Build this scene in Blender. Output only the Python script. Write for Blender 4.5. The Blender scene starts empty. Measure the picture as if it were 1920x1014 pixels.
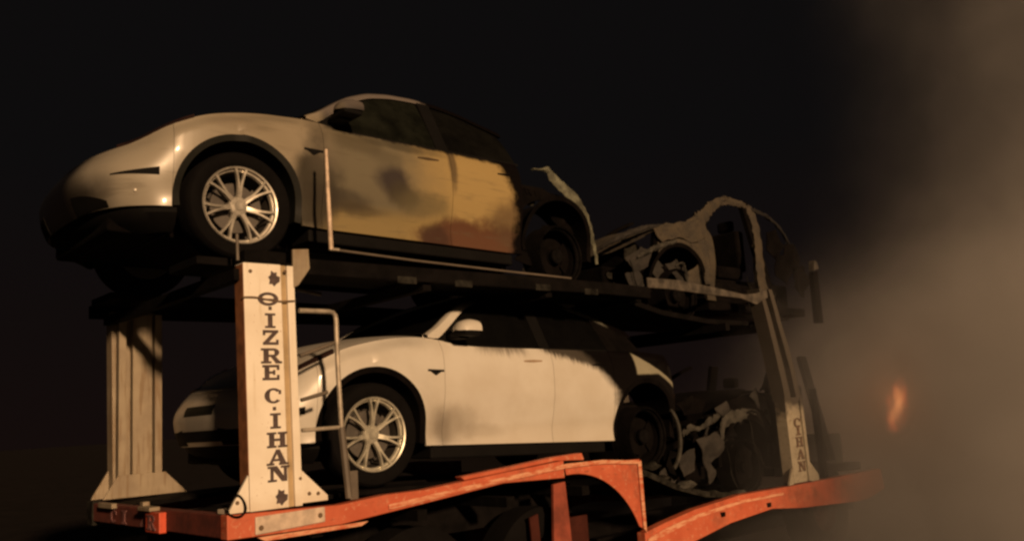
import bpy, bmesh, math, random
from mathutils import Vector, Matrix, noise
from math import sin, cos, pi, sqrt, radians, exp, hypot, atan2

random.seed(7)
S = bpy.context.scene
COL = S.collection
# ------------------------------------------------------------------ camera
CAMP = Vector((-3.421, -5.267, 0.430)); YAW, PIT, ROLL, FPX = 0.7376, 0.1591, -0.0642, 1674.5
f_ = Vector((sin(YAW) * cos(PIT), cos(YAW) * cos(PIT), sin(PIT)))
r0 = f_.cross(Vector((0, 0, 1))).normalized(); u0 = r0.cross(f_)
r_ = r0 * cos(ROLL) + u0 * sin(ROLL); u_ = -r0 * sin(ROLL) + u0 * cos(ROLL)
cd = bpy.data.cameras.new('camera'); cam = bpy.data.objects.new('camera', cd); COL.objects.link(cam)
cam.matrix_world = Matrix(((r_.x, u_.x, -f_.x, CAMP.x), (r_.y, u_.y, -f_.y, CAMP.y), (r_.z, u_.z, -f_.z, CAMP.z), (0, 0, 0, 1)))
cd.sensor_width = 36; cd.lens = FPX / 1920 * 36; cd.clip_start = .05; cd.clip_end = 3000
S.camera = cam
S.cycles.filter_width = 2.6
S.cycles.volume_step_rate = 1.0
S.cycles.max_bounces = 6
# ------------------------------------------------------------------ world: black night sky, faint warm glow low down
W = bpy.data.worlds.new('World'); S.world = W; W.use_nodes = True
nt = W.node_tree; nt.nodes.clear()
wo = nt.nodes.new('ShaderNodeOutputWorld'); bg = nt.nodes.new('ShaderNodeBackground')
tc = nt.nodes.new('ShaderNodeTexCoord'); sx = nt.nodes.new('ShaderNodeSeparateXYZ'); rp = nt.nodes.new('ShaderNodeValToRGB')
nt.links.new(tc.outputs['Generated'], sx.inputs[0]); nt.links.new(sx.outputs['Z'], rp.inputs[0])
rp.color_ramp.elements[0].position = 0.0; rp.color_ramp.elements[0].color = (.0066, .0036, .0031, 1)
rp.color_ramp.elements[1].position = 0.28; rp.color_ramp.elements[1].color = (.0041, .0036, .0037, 1)
nt.links.new(rp.outputs[0], bg.inputs[0]); nt.links.new(bg.outputs[0], wo.inputs[0]); bg.inputs[1].default_value = 1.0
# ------------------------------------------------------------------ one warm floodlight standing in for the sun
LDIR = Vector((-.235, -.965, .265)).normalized()
sl = bpy.data.lights.new('floodlight', 'SUN'); sun = bpy.data.objects.new('floodlight', sl); COL.objects.link(sun)
sl.energy = 3.95; sl.angle = radians(3.0); sl.color = (1.0, .625, .335)
sun.rotation_euler = LDIR.to_track_quat('Z', 'Y').to_euler()
S.view_settings.view_transform = 'Standard'; S.view_settings.look = 'None'; S.view_settings.exposure = 0; S.view_settings.gamma = 1
S.view_settings.use_curve_mapping = False

# ================================================================== materials
class NX:
    """tiny node-expression helper"""
    def __init__(s, tree): s.t = tree
    def n(s, kind, **kw):
        o = s.t.nodes.new(kind)
        for k, v in kw.items(): setattr(o, k, v)
        return o
    def put(s, sock, v):
        if isinstance(v, bpy.types.NodeSocket): s.t.links.new(v, sock)
        else: sock.default_value = v
    def m(s, op, a, b=0.0, c=0.0, clamp=False):
        o = s.n('ShaderNodeMath', operation=op, use_clamp=clamp)
        s.put(o.inputs[0], a); s.put(o.inputs[1], b); s.put(o.inputs[2], c)
        return o.outputs[0]
    def add(s, a, b): return s.m('ADD', a, b)
    def sub(s, a, b): return s.m('SUBTRACT', a, b)
    def mul(s, a, b): return s.m('MULTIPLY', a, b)
    def step(s, v, lo, hi):
        o = s.n('ShaderNodeMapRange', interpolation_type='SMOOTHSTEP')
        s.put(o.inputs[0], v); o.inputs[1].default_value = lo; o.inputs[2].default_value = hi
        return o.outputs[0]
    def mix(s, fac, a, b):
        o = s.n('ShaderNodeMix', data_type='RGBA')
        s.put(o.inputs[0], fac)
        for sock, v in ((o.inputs[6], a), (o.inputs[7], b)):
            if isinstance(v, bpy.types.NodeSocket): s.t.links.new(v, sock)
            else: sock.default_value = (*v, 1)
        return o.outputs[2]
    def noise(s, vec, scale, detail=4, rough=.55):
        o = s.n('ShaderNodeTexNoise'); o.inputs['Scale'].default_value = scale
        o.inputs['Detail'].default_value = detail; o.inputs['Roughness'].default_value = rough
        if vec is not None: s.t.links.new(vec, o.inputs['Vector'])
        return o.outputs['Fac']
    def coords(s):
        tc = s.n('ShaderNodeTexCoord'); sp = s.n('ShaderNodeSeparateXYZ')
        s.t.links.new(tc.outputs['Object'], sp.inputs[0])
        return tc.outputs['Object'], sp.outputs[0], sp.outputs[1], sp.outputs[2]
    def scaled(s, vec, sc):
        o = s.n('ShaderNodeMapping'); s.t.links.new(vec, o.inputs[0]); o.inputs['Scale'].default_value = sc
        return o.outputs[0]
    def blob(s, x, z, x0, z0, a, b, wob, soft=.5):
        """1 inside an ellipse with a wobbling edge"""
        dx = s.mul(s.sub(x, x0), 1 / a); dz = s.mul(s.sub(z, z0), 1 / b)
        d = s.m('SQRT', s.add(s.mul(dx, dx), s.mul(dz, dz)))
        d = s.add(d, wob)
        o = s.step(d, 1 - soft, 1 + soft)
        return s.sub(1.0, o)

def mat(name, colour, rough=.6, metal=0.0, spec=.5, build=None, coat=0.0, bump=0.0, bscale=30, var=.25, vscale=6, rvar=0.1):
    m = bpy.data.materials.new(name); m.use_nodes = True
    t = m.node_tree; b = t.nodes['Principled BSDF']; x = NX(t)
    b.inputs['Roughness'].default_value = rough; b.inputs['Metallic'].default_value = metal
    b.inputs['Specular IOR Level'].default_value = spec
    b.inputs['Coat Weight'].default_value = coat; b.inputs['Coat Roughness'].default_value = .12
    vec, X, Y, Z = x.coords()
    if build:
        r = build(x, vec, X, Y, Z)
        t.links.new(r[0], b.inputs['Base Color'])
        if len(r) > 1: x.put(b.inputs['Roughness'], r[1])
        if len(r) > 2: x.put(b.inputs['Specular IOR Level'], r[2])
    else:
        nz = x.noise(vec, vscale, 5, .6)
        c = x.mix(x.step(nz, .3, .7), tuple(q * (1 - var) for q in colour), tuple(min(1, q * (1 + var * .6)) for q in colour))
        t.links.new(c, b.inputs['Base Color'])
        n2 = x.noise(vec, vscale * 3, 3)
        t.links.new(x.add(x.mul(n2, rvar * 2), rough - rvar), b.inputs['Roughness'])
    if bump:
        bp = x.n('ShaderNodeBump'); bp.inputs['Strength'].default_value = bump; bp.inputs['Distance'].default_value = .01
        t.links.new(x.noise(vec, bscale, 4), bp.inputs['Height']); t.links.new(bp.outputs[0], b.inputs['Normal'])
    return m

SOOT = (.0040, .0031, .0031)
ASH = (.115, .115, .09)

def upper_paint(x, vec, X, Y, Z):
    n1 = x.noise(vec, 3.2, 4); n2 = x.noise(vec, 11, 5, .65); n3 = x.noise(x.scaled(vec, (1.2, 1, 9)), 2.5, 4)
    w = x.mul(x.sub(n1, .5), 1.6); w2 = x.mul(x.sub(n2, .5), 1.1)
    col = x.mix(x.step(X, -.9, .3), (.30, .275, .225), (.26, .225, .165))
    col = x.mix(x.step(X, .5, .75), col, (.135, .120, .082))
    col = x.mix(x.step(x.add(X, x.mul(w, .25)), 1.15, 1.78), col, (.33, .245, .105))
    # yellow-brown scorch on the low door half
    low = x.sub(1.0, x.step(x.add(Z, x.mul(w, .06)), .40, .52))
    side = x.step(X, .5, .62)
    col = x.mix(x.mul(x.mul(low, side), .75), col, (.245, .185, .075))
    # dark red-brown at the low rear of the doors
    rr = x.blob(X, Z, 2.02, .29, .68, .185, w, .25)
    col = x.mix(x.mul(rr, .93), col, (.088, .034, .020))
    rr = x.blob(X, Z, 1.55, .31, .14, .12, w, .4)
    col = x.mix(x.mul(rr, .8), col, (.040, .020, .014))
    rr = x.blob(X, Z, 2.35, .50, .22, .20, w, .45)
    col = x.mix(x.mul(rr, .75), col, (.085, .052, .030))
    # streaks
    col = x.mix(x.mul(x.step(n3, .52, .72), .35), col, (.10, .085, .055))
    # dark grey-brown patch over the shut line region behind the arch
    g = x.blob(X, Z, .53, .54, .19, .36, w, .4)
    col = x.mix(x.mul(g, .93), col, (.030, .026, .018))
    # dark oval burn and its olive tail
    for (x0, z0, a, b_, k, c) in ((1.17, .69, .14, .12, .93, (.028, .022, .024)), (1.26, .60, .14, .09, .75, (.05, .042, .026)), (1.45, .55, .22, .10, .6, (.10, .085, .045)),
                                  (.74, .50, .26, .07, .7, (.04, .033, .025)), (.92, .44, .20, .04, .6, (.05, .04, .025)),
                                  (.86, .92, .22, .075, .55, (.06, .05, .03)), (1.28, .97, .30, .035, .6, (.035, .03, .02)), (.62, .84, .14, .2, .4, (.09, .075, .055)),
                                  (1.12, .86, .16, .06, .45, (.07, .06, .04)), (1.74, .93, .035, .20, .75, (.05, .035, .022)), (.0, .90, .22, .05, .25, (.14, .11, .08))):
        col = x.mix(x.mul(x.blob(X, Z, x0, z0, a, b_, w, .5), k), col, c)
    # soot line under the windows
    sb = x.step(x.add(Z, x.mul(w2, .06)), .985, 1.02)
    col = x.mix(x.mul(sb, x.step(X, .6, .7)), col, SOOT)
    # burnt-out rear: boundary bulges with height
    edge = x.add(x.add(X, x.mul(w2, .15)), x.mul(x.m('POWER', x.m('ABSOLUTE', x.sub(Z, .55)), 2.0), .75))
    bu = x.step(edge, 2.33, 2.43)
    roofb = x.mul(x.step(x.add(X, x.mul(w2, .2)), 1.85, 2.15), x.step(Z, 1.1, 1.2))
    bu = x.m('MAXIMUM', bu, roofb)
    # nose darkening: sooted low bumper, then darker front face and far half
    nb = x.mul(x.sub(1.0, x.step(x.add(X, x.mul(w, .05)), -.83, -.66)), x.sub(1.0, x.step(x.add(Z, x.mul(w, .07)), .40, .58)))
    col = x.mix(x.mul(nb, .9), col, (.012, .009, .008))
    col = x.mix(x.mul(x.sub(1.0, x.step(X, -.90, -.80)), .5), col, (.07, .06, .045))
    col = x.mix(x.mul(x.step(x.add(Y, x.mul(w, .1)), .42, .80), x.sub(1.0, x.step(X, -.7, -.3))), col, SOOT)  # far half of the nose blended to near-black
    # roof rail film
    col = x.mix(x.mul(x.step(Z, 1.05, 1.2), .5), col, (.26, .23, .21))
    col = x.mix(bu, col, SOOT)
    clean = x.sub(1.0, x.step(X, .1, .6))
    rough = x.add(x.mul(clean, -.22), .56)
    return col, x.add(rough, x.mul(n2, .06)), x.add(.03, x.mul(x.sub(1.0, bu), x.add(.25, x.mul(clean, .40))))

def lower_paint(x, vec, X, Y, Z):
    n1 = x.noise(vec, 3.0, 4); n2 = x.noise(vec, 13, 6, .7); n3 = x.noise(x.scaled(vec, (14, 1, 2.2)), 2.2, 5, .7)
    w = x.mul(x.sub(n1, .5), 1.5); w2 = x.mul(x.sub(n2, .5), 1.4); w3 = x.mul(x.sub(n3, .5), 1.6)
    col = x.mix(x.step(n1, .3, .7), (.53, .50, .44), (.59, .57, .52))
    lo = x.mul(x.step(X, .7, 1.0), x.sub(1.0, x.step(x.add(Z, x.mul(x.sub(X, 1.5), -.05)), .40, .47)))
    col = x.mix(x.mul(lo, .25), col, (.40, .35, .27))  # shading below the door crease, painted into the colour
    for (x0, z0, a, b_, k, c) in ((.66, .40, .20, .13, .55, (.20, .17, .13)), (.60, .36, .07, .12, .45, (.10, .08, .06)), (.95, .37, .28, .05, .3, (.25, .22, .18)), (1.05, .66, .3, .2, .12, (.4, .35, .3))):
        col = x.mix(x.mul(x.blob(X, Z, x0, z0, a, b_, w, .6), k), col, c)
    # brushed soot under the window line
    t = x.add(Z, x.mul(w3, .10))
    band = x.mul(x.step(t, .93, 1.03), x.mul(x.step(X, .88, 1.0), x.sub(1.0, x.step(X, 1.38, 1.5))))
    col = x.mix(x.mul(band, .75), col, (.07, .055, .04))
    line = x.add(Z, x.mul(x.sub(X, 1.6), .20))
    b2 = x.mul(x.step(x.add(line, x.mul(w3, .10)), .98, 1.05), x.step(X, 1.55, 1.7))
    col = x.mix(x.mul(b2, .95), col, (.03, .024, .018))
    # burnt rear
    e = x.add(x.add(X, x.mul(w2, .07)), x.mul(x.m('MAXIMUM', x.sub(Z, .70), 0.0), 1.1))
    e = x.sub(e, x.mul(x.m('MAXIMUM', x.sub(.62, Z), 0.0), .5))
    bu = x.step(e, 2.40, 2.56)
    # what is left pale behind the door: patch over the rear arch
    lineT = x.add(x.sub(1.03, x.mul(x.sub(X, 2.80), .45)), x.mul(w2, .012))
    thick = x.m('MAXIMUM', x.sub(.20, x.mul(x.sub(X, 2.76), .50)), .045)
    p = x.mul(x.sub(1.0, x.step(x.sub(Z, lineT), -.01, .01)), x.step(x.add(x.sub(Z, lineT), thick), -.012, .012))
    p = x.mul(x.mul(p, x.step(x.add(X, x.mul(w2, .015)), 2.75, 2.78)), x.sub(1.0, x.step(X, 3.36, 3.5)))
    col = x.mix(x.step(X, 2.6, 2.7), col, (.27, .26, .195))
    bu = x.mul(bu, x.sub(1.0, x.mul(p, .95)))
    rf = x.mul(x.step(x.add(Z, x.mul(w2, .02)), 1.30, 1.42), x.sub(1.0, x.step(X, 2.1, 2.3)))
    cp = x.mul(x.step(Z, 1.10, 1.14), x.step(X, 2.1, 2.2))
    bu = x.m('MAXIMUM', x.mul(bu, x.sub(1.0, x.mul(cp, x.sub(1.0, x.step(X, 2.62, 2.72))))), rf)
    col = x.mix(x.mul(cp, .80), col, (.10, .10, .085))
    col = x.mix(bu, col, SOOT)
    col = x.mix(x.mul(x.mul(x.step(Y, .5, .9), x.sub(1.0, x.step(X, -.75, -.5))), .55), col, (.06, .05, .04))  # far half of the nose: shade painted into the colour
    clean = x.sub(1.0, x.step(X, .2, .9))
    return col, x.add(x.add(x.mul(clean, -.18), .50), x.mul(n2, .05)), x.add(.03, x.mul(x.sub(1.0, bu), x.add(.25, x.mul(clean, .40))))

def burnt_paint(a, b, c):
    def f(x, vec, X, Y, Z):
        n1 = x.noise(vec, 4.0, 5, .6); n2 = x.noise(vec, 17, 5, .7)
        col = x.mix(x.step(n1, .35, .62), a, b)
        col = x.mix(x.mul(x.step(n2, .5, .7), .6), col, c)
        fade = x.step(x.add(X, x.mul(x.sub(n1, .5), .5)), 1.75, 2.1)
        col = x.mix(fade, col, SOOT)
        return col, .85
    return f

M = {}
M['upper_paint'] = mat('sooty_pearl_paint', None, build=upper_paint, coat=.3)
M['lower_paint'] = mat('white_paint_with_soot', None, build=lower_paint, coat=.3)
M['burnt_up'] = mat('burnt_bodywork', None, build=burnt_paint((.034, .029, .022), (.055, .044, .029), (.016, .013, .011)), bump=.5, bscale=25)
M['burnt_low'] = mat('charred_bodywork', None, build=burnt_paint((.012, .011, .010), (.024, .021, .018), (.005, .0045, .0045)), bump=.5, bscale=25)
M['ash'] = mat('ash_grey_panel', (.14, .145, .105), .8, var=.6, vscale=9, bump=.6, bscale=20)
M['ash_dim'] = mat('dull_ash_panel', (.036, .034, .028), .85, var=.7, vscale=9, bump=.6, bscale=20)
M['black'] = mat('black_plastic', (.0035, .0032, .0032), .8, spec=.15)
M['trim'] = mat('arch_trim', (.006, .0065, .0045), .6, spec=.2)
M['soot'] = mat('soot', (.0034, .0026, .0025), .95, var=.6, bump=.4, spec=.08)
M['glass'] = mat('dark_window_glass', (.010, .011, .008), .3, var=.6, vscale=4, spec=.2)
M['sooty_glass'] = mat('sooty_window_glass', (.0042, .0042, .0036), .6, var=.6, vscale=4, spec=.08)
M['darkglass'] = mat('smoked_glass', (.003, .003, .003), .35, spec=.2)
M['lens'] = mat('headlight_lens', (.03, .016, .014), .25, coat=.5)
M['rim'] = mat('alloy_rim', (.50, .47, .41), .38, .5, var=.3, vscale=14)
M['rim_low'] = mat('bright_alloy_rim', (.55, .53, .44), .36, .5, var=.3, vscale=14)
M['barrel'] = mat('rim_barrel', (.045, .040, .035), .6, .3)
M['disc'] = mat('brake_steel', (.10, .09, .08), .5, .4)
M['tyre'] = mat('tyre_rubber', (.0036, .0031, .0032), .9, bump=.3, spec=.12)
M['burnt_rim'] = mat('charred_rim', (.0045, .004, .004), .9, var=.8, spec=.05)

def cream(x, vec, X, Y, Z):
    n1 = x.noise(vec, 5, 5); n2 = x.noise(vec, 45, 3, .7); n3 = x.noise(x.scaled(vec, (12, 12, 1.0)), 2.5, 4)
    col = x.mix(x.step(n1, .3, .7), (.76, .70, .60), (.84, .79, .70))
    col = x.mix(x.mul(x.step(n3, .56, .74), .35), col, (.52, .42, .28))
    col = x.mix(x.mul(x.step(n2, .66, .74), .7), col, (.30, .17, .08))
    low = x.sub(1.0, x.step(x.add(Z, x.mul(n1, .08)), .02, .12))
    col = x.mix(x.mul(low, .3), col, (.50, .36, .22))
    return col, .5
M['cream'] = mat('cream_painted_steel', None, build=cream)
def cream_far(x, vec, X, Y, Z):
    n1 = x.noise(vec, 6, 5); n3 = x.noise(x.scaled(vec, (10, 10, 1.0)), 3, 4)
    col = x.mix(x.step(n1, .3, .7), (.235, .19, .135), (.31, .26, .185))  # base cream darkened to carry the far column's shade
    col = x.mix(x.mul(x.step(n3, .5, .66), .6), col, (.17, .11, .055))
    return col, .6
M['cream_far'] = mat('grimy_shaded_cream_steel', None, build=cream_far)
def cream_burnt(x, vec, X, Y, Z):
    n1 = x.noise(vec, 8, 5); n2 = x.noise(vec, 30, 4, .7)
    col = x.mix(x.step(n1, .3, .7), (.36, .32, .24), (.46, .41, .31))
    col = x.mix(x.mul(x.step(n2, .55, .7), .7), col, (.12, .07, .035))
    b = x.step(x.add(Z, x.mul(x.sub(n1, .5), .5)), .20, .36)
    return x.mix(b, col, (.055, .046, .036)), .8
M['cream_burnt'] = mat('scorched_cream_steel', None, build=cream_burnt, bump=.3)
def red(x, vec, X, Y, Z):
    n1 = x.noise(vec, 5, 5); n2 = x.noise(vec, 24, 5, .7); n3 = x.noise(x.scaled(vec, (1, 1, 5)), 7, 5, .7)
    col = x.mix(x.step(n1, .3, .7), (.48, .100, .046), (.57, .140, .068))
    col = x.mix(x.mul(x.step(n2, .56, .66), .5), col, (.66, .33, .20))
    col = x.mix(x.mul(x.step(n3, .60, .70), .55), col, (.16, .045, .022))
    n4 = x.noise(vec, 2.6, 6, .7)
    col = x.mix(x.mul(x.step(n4, .50, .68), .55), col, (.20, .060, .034))
    col = x.mix(x.mul(x.step(x.add(X, x.mul(x.sub(n4, .5), 2.2)), 4.9, 6.3), .85), col, (.15, .075, .048))  # front end browned: smoke haze painted into the red
    return col, x.add(.42, x.mul(n2, .3))
M['red'] = mat('worn_red_paint', None, build=red, bump=.15)
def redworn(x, vec, X, Y, Z):
    n1 = x.noise(x.scaled(vec, (2, 1, 9)), 4, 6, .7); n2 = x.noise(vec, 28, 5, .7)
    col = x.mix(x.step(n1, .38, .58), (.52, .12, .055), (.70, .36, .22))
    col = x.mix(x.mul(x.step(n2, .60, .70), .6), col, (.20, .07, .035))
    return col, .5
M['red_dull'] = mat('dull_red', (.05, .014, .010), .8, spec=.1)  # plain dull red, darker than the rails
M['stay'] = mat('dull_red_stay', (.26, .055, .03), .7, var=.4)
M['red_edge'] = mat('scuffed_red_flange', None, build=redworn, bump=.2)
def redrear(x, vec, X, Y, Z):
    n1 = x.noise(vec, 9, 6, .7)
    return x.mix(x.step(n1, .35, .6), (.075, .014, .010), (.13, .024, .015)), .8  # rail red darkened, the rear beam's shaded side is in the colour
M['red_rear'] = mat('grimy_shaded_red_paint', None, build=redrear, bump=.2)
M['letter'] = mat('navy_brown_lettering', (.075, .050, .048), .6, var=.4, vscale=25)
M['letter_far'] = mat('faded_lettering', (.20, .085, .085), .7)
M['letter_burnt'] = mat('scorched_lettering', (.15, .09, .055), .8, var=.7, vscale=30)
M['tube'] = mat('galvanised_tube', (.42, .37, .30), .45, .2, var=.4, vscale=12)
M['tube_dim'] = mat('dull_grey_tube', (.12, .10, .08), .6)
M['pole'] = mat('bare_steel_pole', (.60, .47, .36), .5, var=.35, vscale=18)
M['groove'] = mat('groove_steel', (.40, .30, .17), .6)
M['deck'] = mat('blackened_deck_steel', (.0036, .0029, .0029), .85, var=.7, bump=.4, bscale=15, spec=.1)
M['deck_edge'] = mat('scorched_deck_edge', (.07, .06, .048), .7, var=.7, vscale=10, bump=.3)
M['deck_grey'] = mat('ash_covered_track', (.020, .019, .016), .9, var=.8, vscale=12, bump=.5, spec=.1)
M['plate'] = mat('bleached_reflector_plate', (.58, .47, .38), .5, var=.25, vscale=14)
M['lamp_red'] = mat('rear_lamp_lens', (.62, .10, .05), .35)
M['wire'] = mat('rusty_wire', (.14, .09, .05), .7)
M['asphalt'] = mat('asphalt', (.014, .011, .0105), .9, var=.3, vscale=2, spec=.1, bump=.4, bscale=60)
M['mirror_cap'] = M['lower_paint']

# ================================================================== mesh helpers
def link(name, me, parent=None, loc=(0, 0, 0), rot=(0, 0, 0)):
    o = bpy.data.objects.new(name, me); COL.objects.link(o)
    o.parent = parent; o.location = loc; o.rotation_euler = rot
    return o

def mesh(verts, faces, m, smooth=True):
    me = bpy.data.meshes.new('m'); me.from_pydata([tuple(v) for v in verts], [], faces); me.update()
    if m: me.materials.append(m)
    if smooth:
        me.polygons.foreach_set('use_smooth', [True] * len(me.polygons))
        try: me.set_sharp_from_angle(angle=radians(38))
        except Exception: pass
    return me

class MB:
    def __init__(s): s.v = []; s.f = []
    def grid(s, rows, closed=False):
        b = len(s.v); n = len(rows[0])
        for r in rows: s.v.extend(r)
        for i in range(len(rows) - 1):
            for j in range(n - (0 if closed else 1)):
                a = b + i * n + j; c = b + i * n + (j + 1) % n
                s.f.append((a, c, c + n, a + n))
        return s
    def box(s, x0, x1, y0, y1, z0, z1):
        b = len(s.v)
        s.v += [(x, y, z) for z in (z0, z1) for y in (y0, y1) for x in (x0, x1)]
        s.f += [tuple(b + i for i in q) for q in ((0, 2, 3, 1), (4, 5, 7, 6), (0, 1, 5, 4), (2, 6, 7, 3), (0, 4, 6, 2), (1, 3, 7, 5))]
        return s
    def prism(s, pts, y0, y1):
        """polygon in x,z extruded in y"""
        b = len(s.v); n = len(pts)
        s.v += [(p[0], y0, p[1]) for p in pts] + [(p[0], y1, p[1]) for p in pts]
        s.f.append(tuple(b + i for i in range(n))); s.f.append(tuple(b + n + i for i in reversed(range(n))))
        for i in range(n):
            j = (i + 1) % n
            s.f.append((b + i, b + n + i, b + n + j, b + j))
        return s
    def tube(s, pts, r, k=10, cap=True):
        pts = [Vector(p) for p in pts]; rows = []
        up = Vector((0, 1, 0))
        for i, p in enumerate(pts):
            d = ((pts[min(i + 1, len(pts) - 1)] - p).normalized() + (p - pts[max(i - 1, 0)]).normalized())
            d = d.normalized() if d.length > 1e-6 else Vector((1, 0, 0))
            a = d.cross(up)
            if a.length < .1: a = d.cross(Vector((1, 0, 0)))
            a.normalize(); c = d.cross(a)
            rr = r[i] if isinstance(r, (list, tuple)) else r
            rows.append([p + a * rr * cos(2 * pi * q / k) + c * rr * sin(2 * pi * q / k) for q in range(k)])
        b = len(s.v); s.grid(rows, True)
        if cap:
            s.f.append(tuple(b + q for q in reversed(range(k))))
            e = b + (len(pts) - 1) * k; s.f.append(tuple(e + q for q in range(k)))
        return s
    def lathe(s, prof, k=48):
        """profile (r, y) turned about the y axis"""
        rows = [[(r * cos(2 * pi * q / k), y, r * sin(2 * pi * q / k)) for q in range(k)] for r, y in prof]
        s.grid(rows, True); return s
    def build(s, name, m, parent=None, loc=(0, 0, 0), rot=(0, 0, 0), smooth=False, bevel=0, solid=0):
        me = mesh(s.v, s.f, m, smooth); o = link(name, me, parent, loc, rot)
        bm = bmesh.new(); bm.from_mesh(me); bmesh.ops.recalc_face_normals(bm, faces=bm.faces); bm.to_mesh(me); bm.free()
        if bevel:
            q = o.modifiers.new('b', 'BEVEL'); q.width = bevel; q.segments = 2; q.limit_method = 'ANGLE'
        if solid:
            q = o.modifiers.new('s', 'SOLIDIFY'); q.thickness = solid; q.offset = -1
            q = o.modifiers.new('e', 'EDGE_SPLIT'); q.split_angle = radians(42)
        return o

def interp(tab, x):
    if x <= tab[0][0]: return tab[0][1]
    for (a, va), (b, vb) in zip(tab, tab[1:]):
        if x <= b:
            t = (x - a) / (b - a); return va + (vb - va) * t
    return tab[-1][1]
def sstep(a, b, x):
    t = max(0, min(1, (x - a) / (b - a))); return t * t * (3 - 2 * t)
def smooth_tab(tab, n=300, k=3):
    a, b = tab[0][0], tab[-1][0]; xs = [a + (b - a) * i / (n - 1) for i in range(n)]
    v = [interp(tab, q) for q in xs]; w = max(1, int(n * .012))
    for _ in range(k): v = [sum(v[max(0, i - w):i + w + 1]) / len(v[max(0, i - w):i + w + 1]) for i in range(n)]
    v[0] = tab[0][1]; v[-1] = tab[-1][1]
    return list(zip(xs, v))

# ================================================================== the car body
HALF = .96; R_ARCH = .432; HUBZ = .385; REAR = 2.89
PLAN = [(-.872, .96), (-.864, .70), (-.828, .44), (-.735, .225), (-.57, .088), (-.36, .027), (-.1, .006), (.3, 0), (.8, -.004), (1.5, -.005), (2.3, -.002), (2.9, .0), (3.3, .045), (3.58, .16), (3.72, .36), (3.785, .65), (3.80, .96)]
def catmull(P, n=14):
    out = []
    for i in range(len(P) - 1):
        p0 = Vector(P[max(i - 1, 0)]); p1 = Vector(P[i]); p2 = Vector(P[i + 1]); p3 = Vector(P[min(i + 2, len(P) - 1)])
        if i == 0: p0 = Vector((P[1][0], 2 * HALF - P[1][1]))
        if i == len(P) - 2: p3 = Vector((P[-2][0], 2 * HALF - P[-2][1]))
        for k in range(n):
            t = k / n
            out.append(.5 * ((2 * p1) + (p2 - p0) * t + (2 * p0 - 5 * p1 + 4 * p2 - p3) * t * t + (3 * p1 - p0 - 3 * p2 + p3) * t ** 3))
    out.append(Vector(P[-1])); return out
PL = catmull(PLAN); SS = [0.0]
for a, b in zip(PL, PL[1:]): SS.append(SS[-1] + (b - a).length)
SX = [(p.x, s) for p, s in zip(PL, SS)]
def s_of(x): return interp(SX, x)
def plan(s):
    for i in range(len(SS) - 1):
        if s <= SS[i + 1] or i == len(SS) - 2:
            t = (s - SS[i]) / max(1e-9, SS[i + 1] - SS[i]); t = max(0, min(1, t))
            p = PL[i].lerp(PL[i + 1], t)
            i0 = max(0, i - 2); i1 = min(len(PL) - 1, i + 3)
            d = (PL[i1] - PL[i0]).normalized()
            return p, Vector((-d.y, d.x))        # inward normal
ZS = smooth_tab([(-.90, .665), (-.80, .695), (-.72, .725), (-.5, .815), (-.35, .885), (-.2, .948), (0, 1.0), (.2, 1.04), (.4, 1.062), (.56, 1.055), (.66, 1.025), (.85, 1.01), (1.2, 1.015), (1.7, 1.03), (2.4, 1.048), (3.0, 1.065), (3.4, 1.05), (3.7, 1.0), (3.8, .97)])
G_SIDE = smooth_tab([(.15, .11), (.22, .065), (.27, .036), (.34, .052), (.40, .050), (.52, .022), (.66, .0), (.80, .002), (.90, .012), (.97, .030), (1.03, .062), (1.08, .11)], 200)
G_NOSE = smooth_tab([(.15, .22), (.24, .12), (.32, .055), (.42, .012), (.50, .0), (.56, .012), (.64, .06), (.72, .13), (.82, .20), (.95, .28)], 200)
G_REAR = smooth_tab([(.15, .12), (.30, .03), (.5, .0), (.66, .015), (.72, .05), (.85, .06), (1.0, .09)], 200)
def zs(x): return interp(ZS, x)
def body(s, z, off=0.0):
    p, n = plan(s)
    wn = 1 - sstep(-.78, -.38, p.x); wr = sstep(3.25, 3.65, p.x)
    g = interp(G_SIDE, z)
    zt = zs(p.x)
    if wn > 0:
        g = g * (1 - wn) + interp(G_NOSE, z) * wn
        # keep the shoulder rounded where the crest is low
    g += .05 * sstep(zt - .10, zt, z) * (1 - wn) * (1 - sstep(.3, .7, p.x))
    if wr > 0: g = g * (1 - wr) + interp(G_REAR, z) * wr
    for hx in (0, REAR):
        d = hypot(p.x - hx, (z - HUBZ))
        g -= (.005 if p.x < hx else .024) * exp(-((d - .44) / .11) ** 2) * (1 - sstep(.85, 1.0, z) * .6)
    g -= off
    return Vector((p.x + n.x * g, p.y + n.y * g, z))

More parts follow.
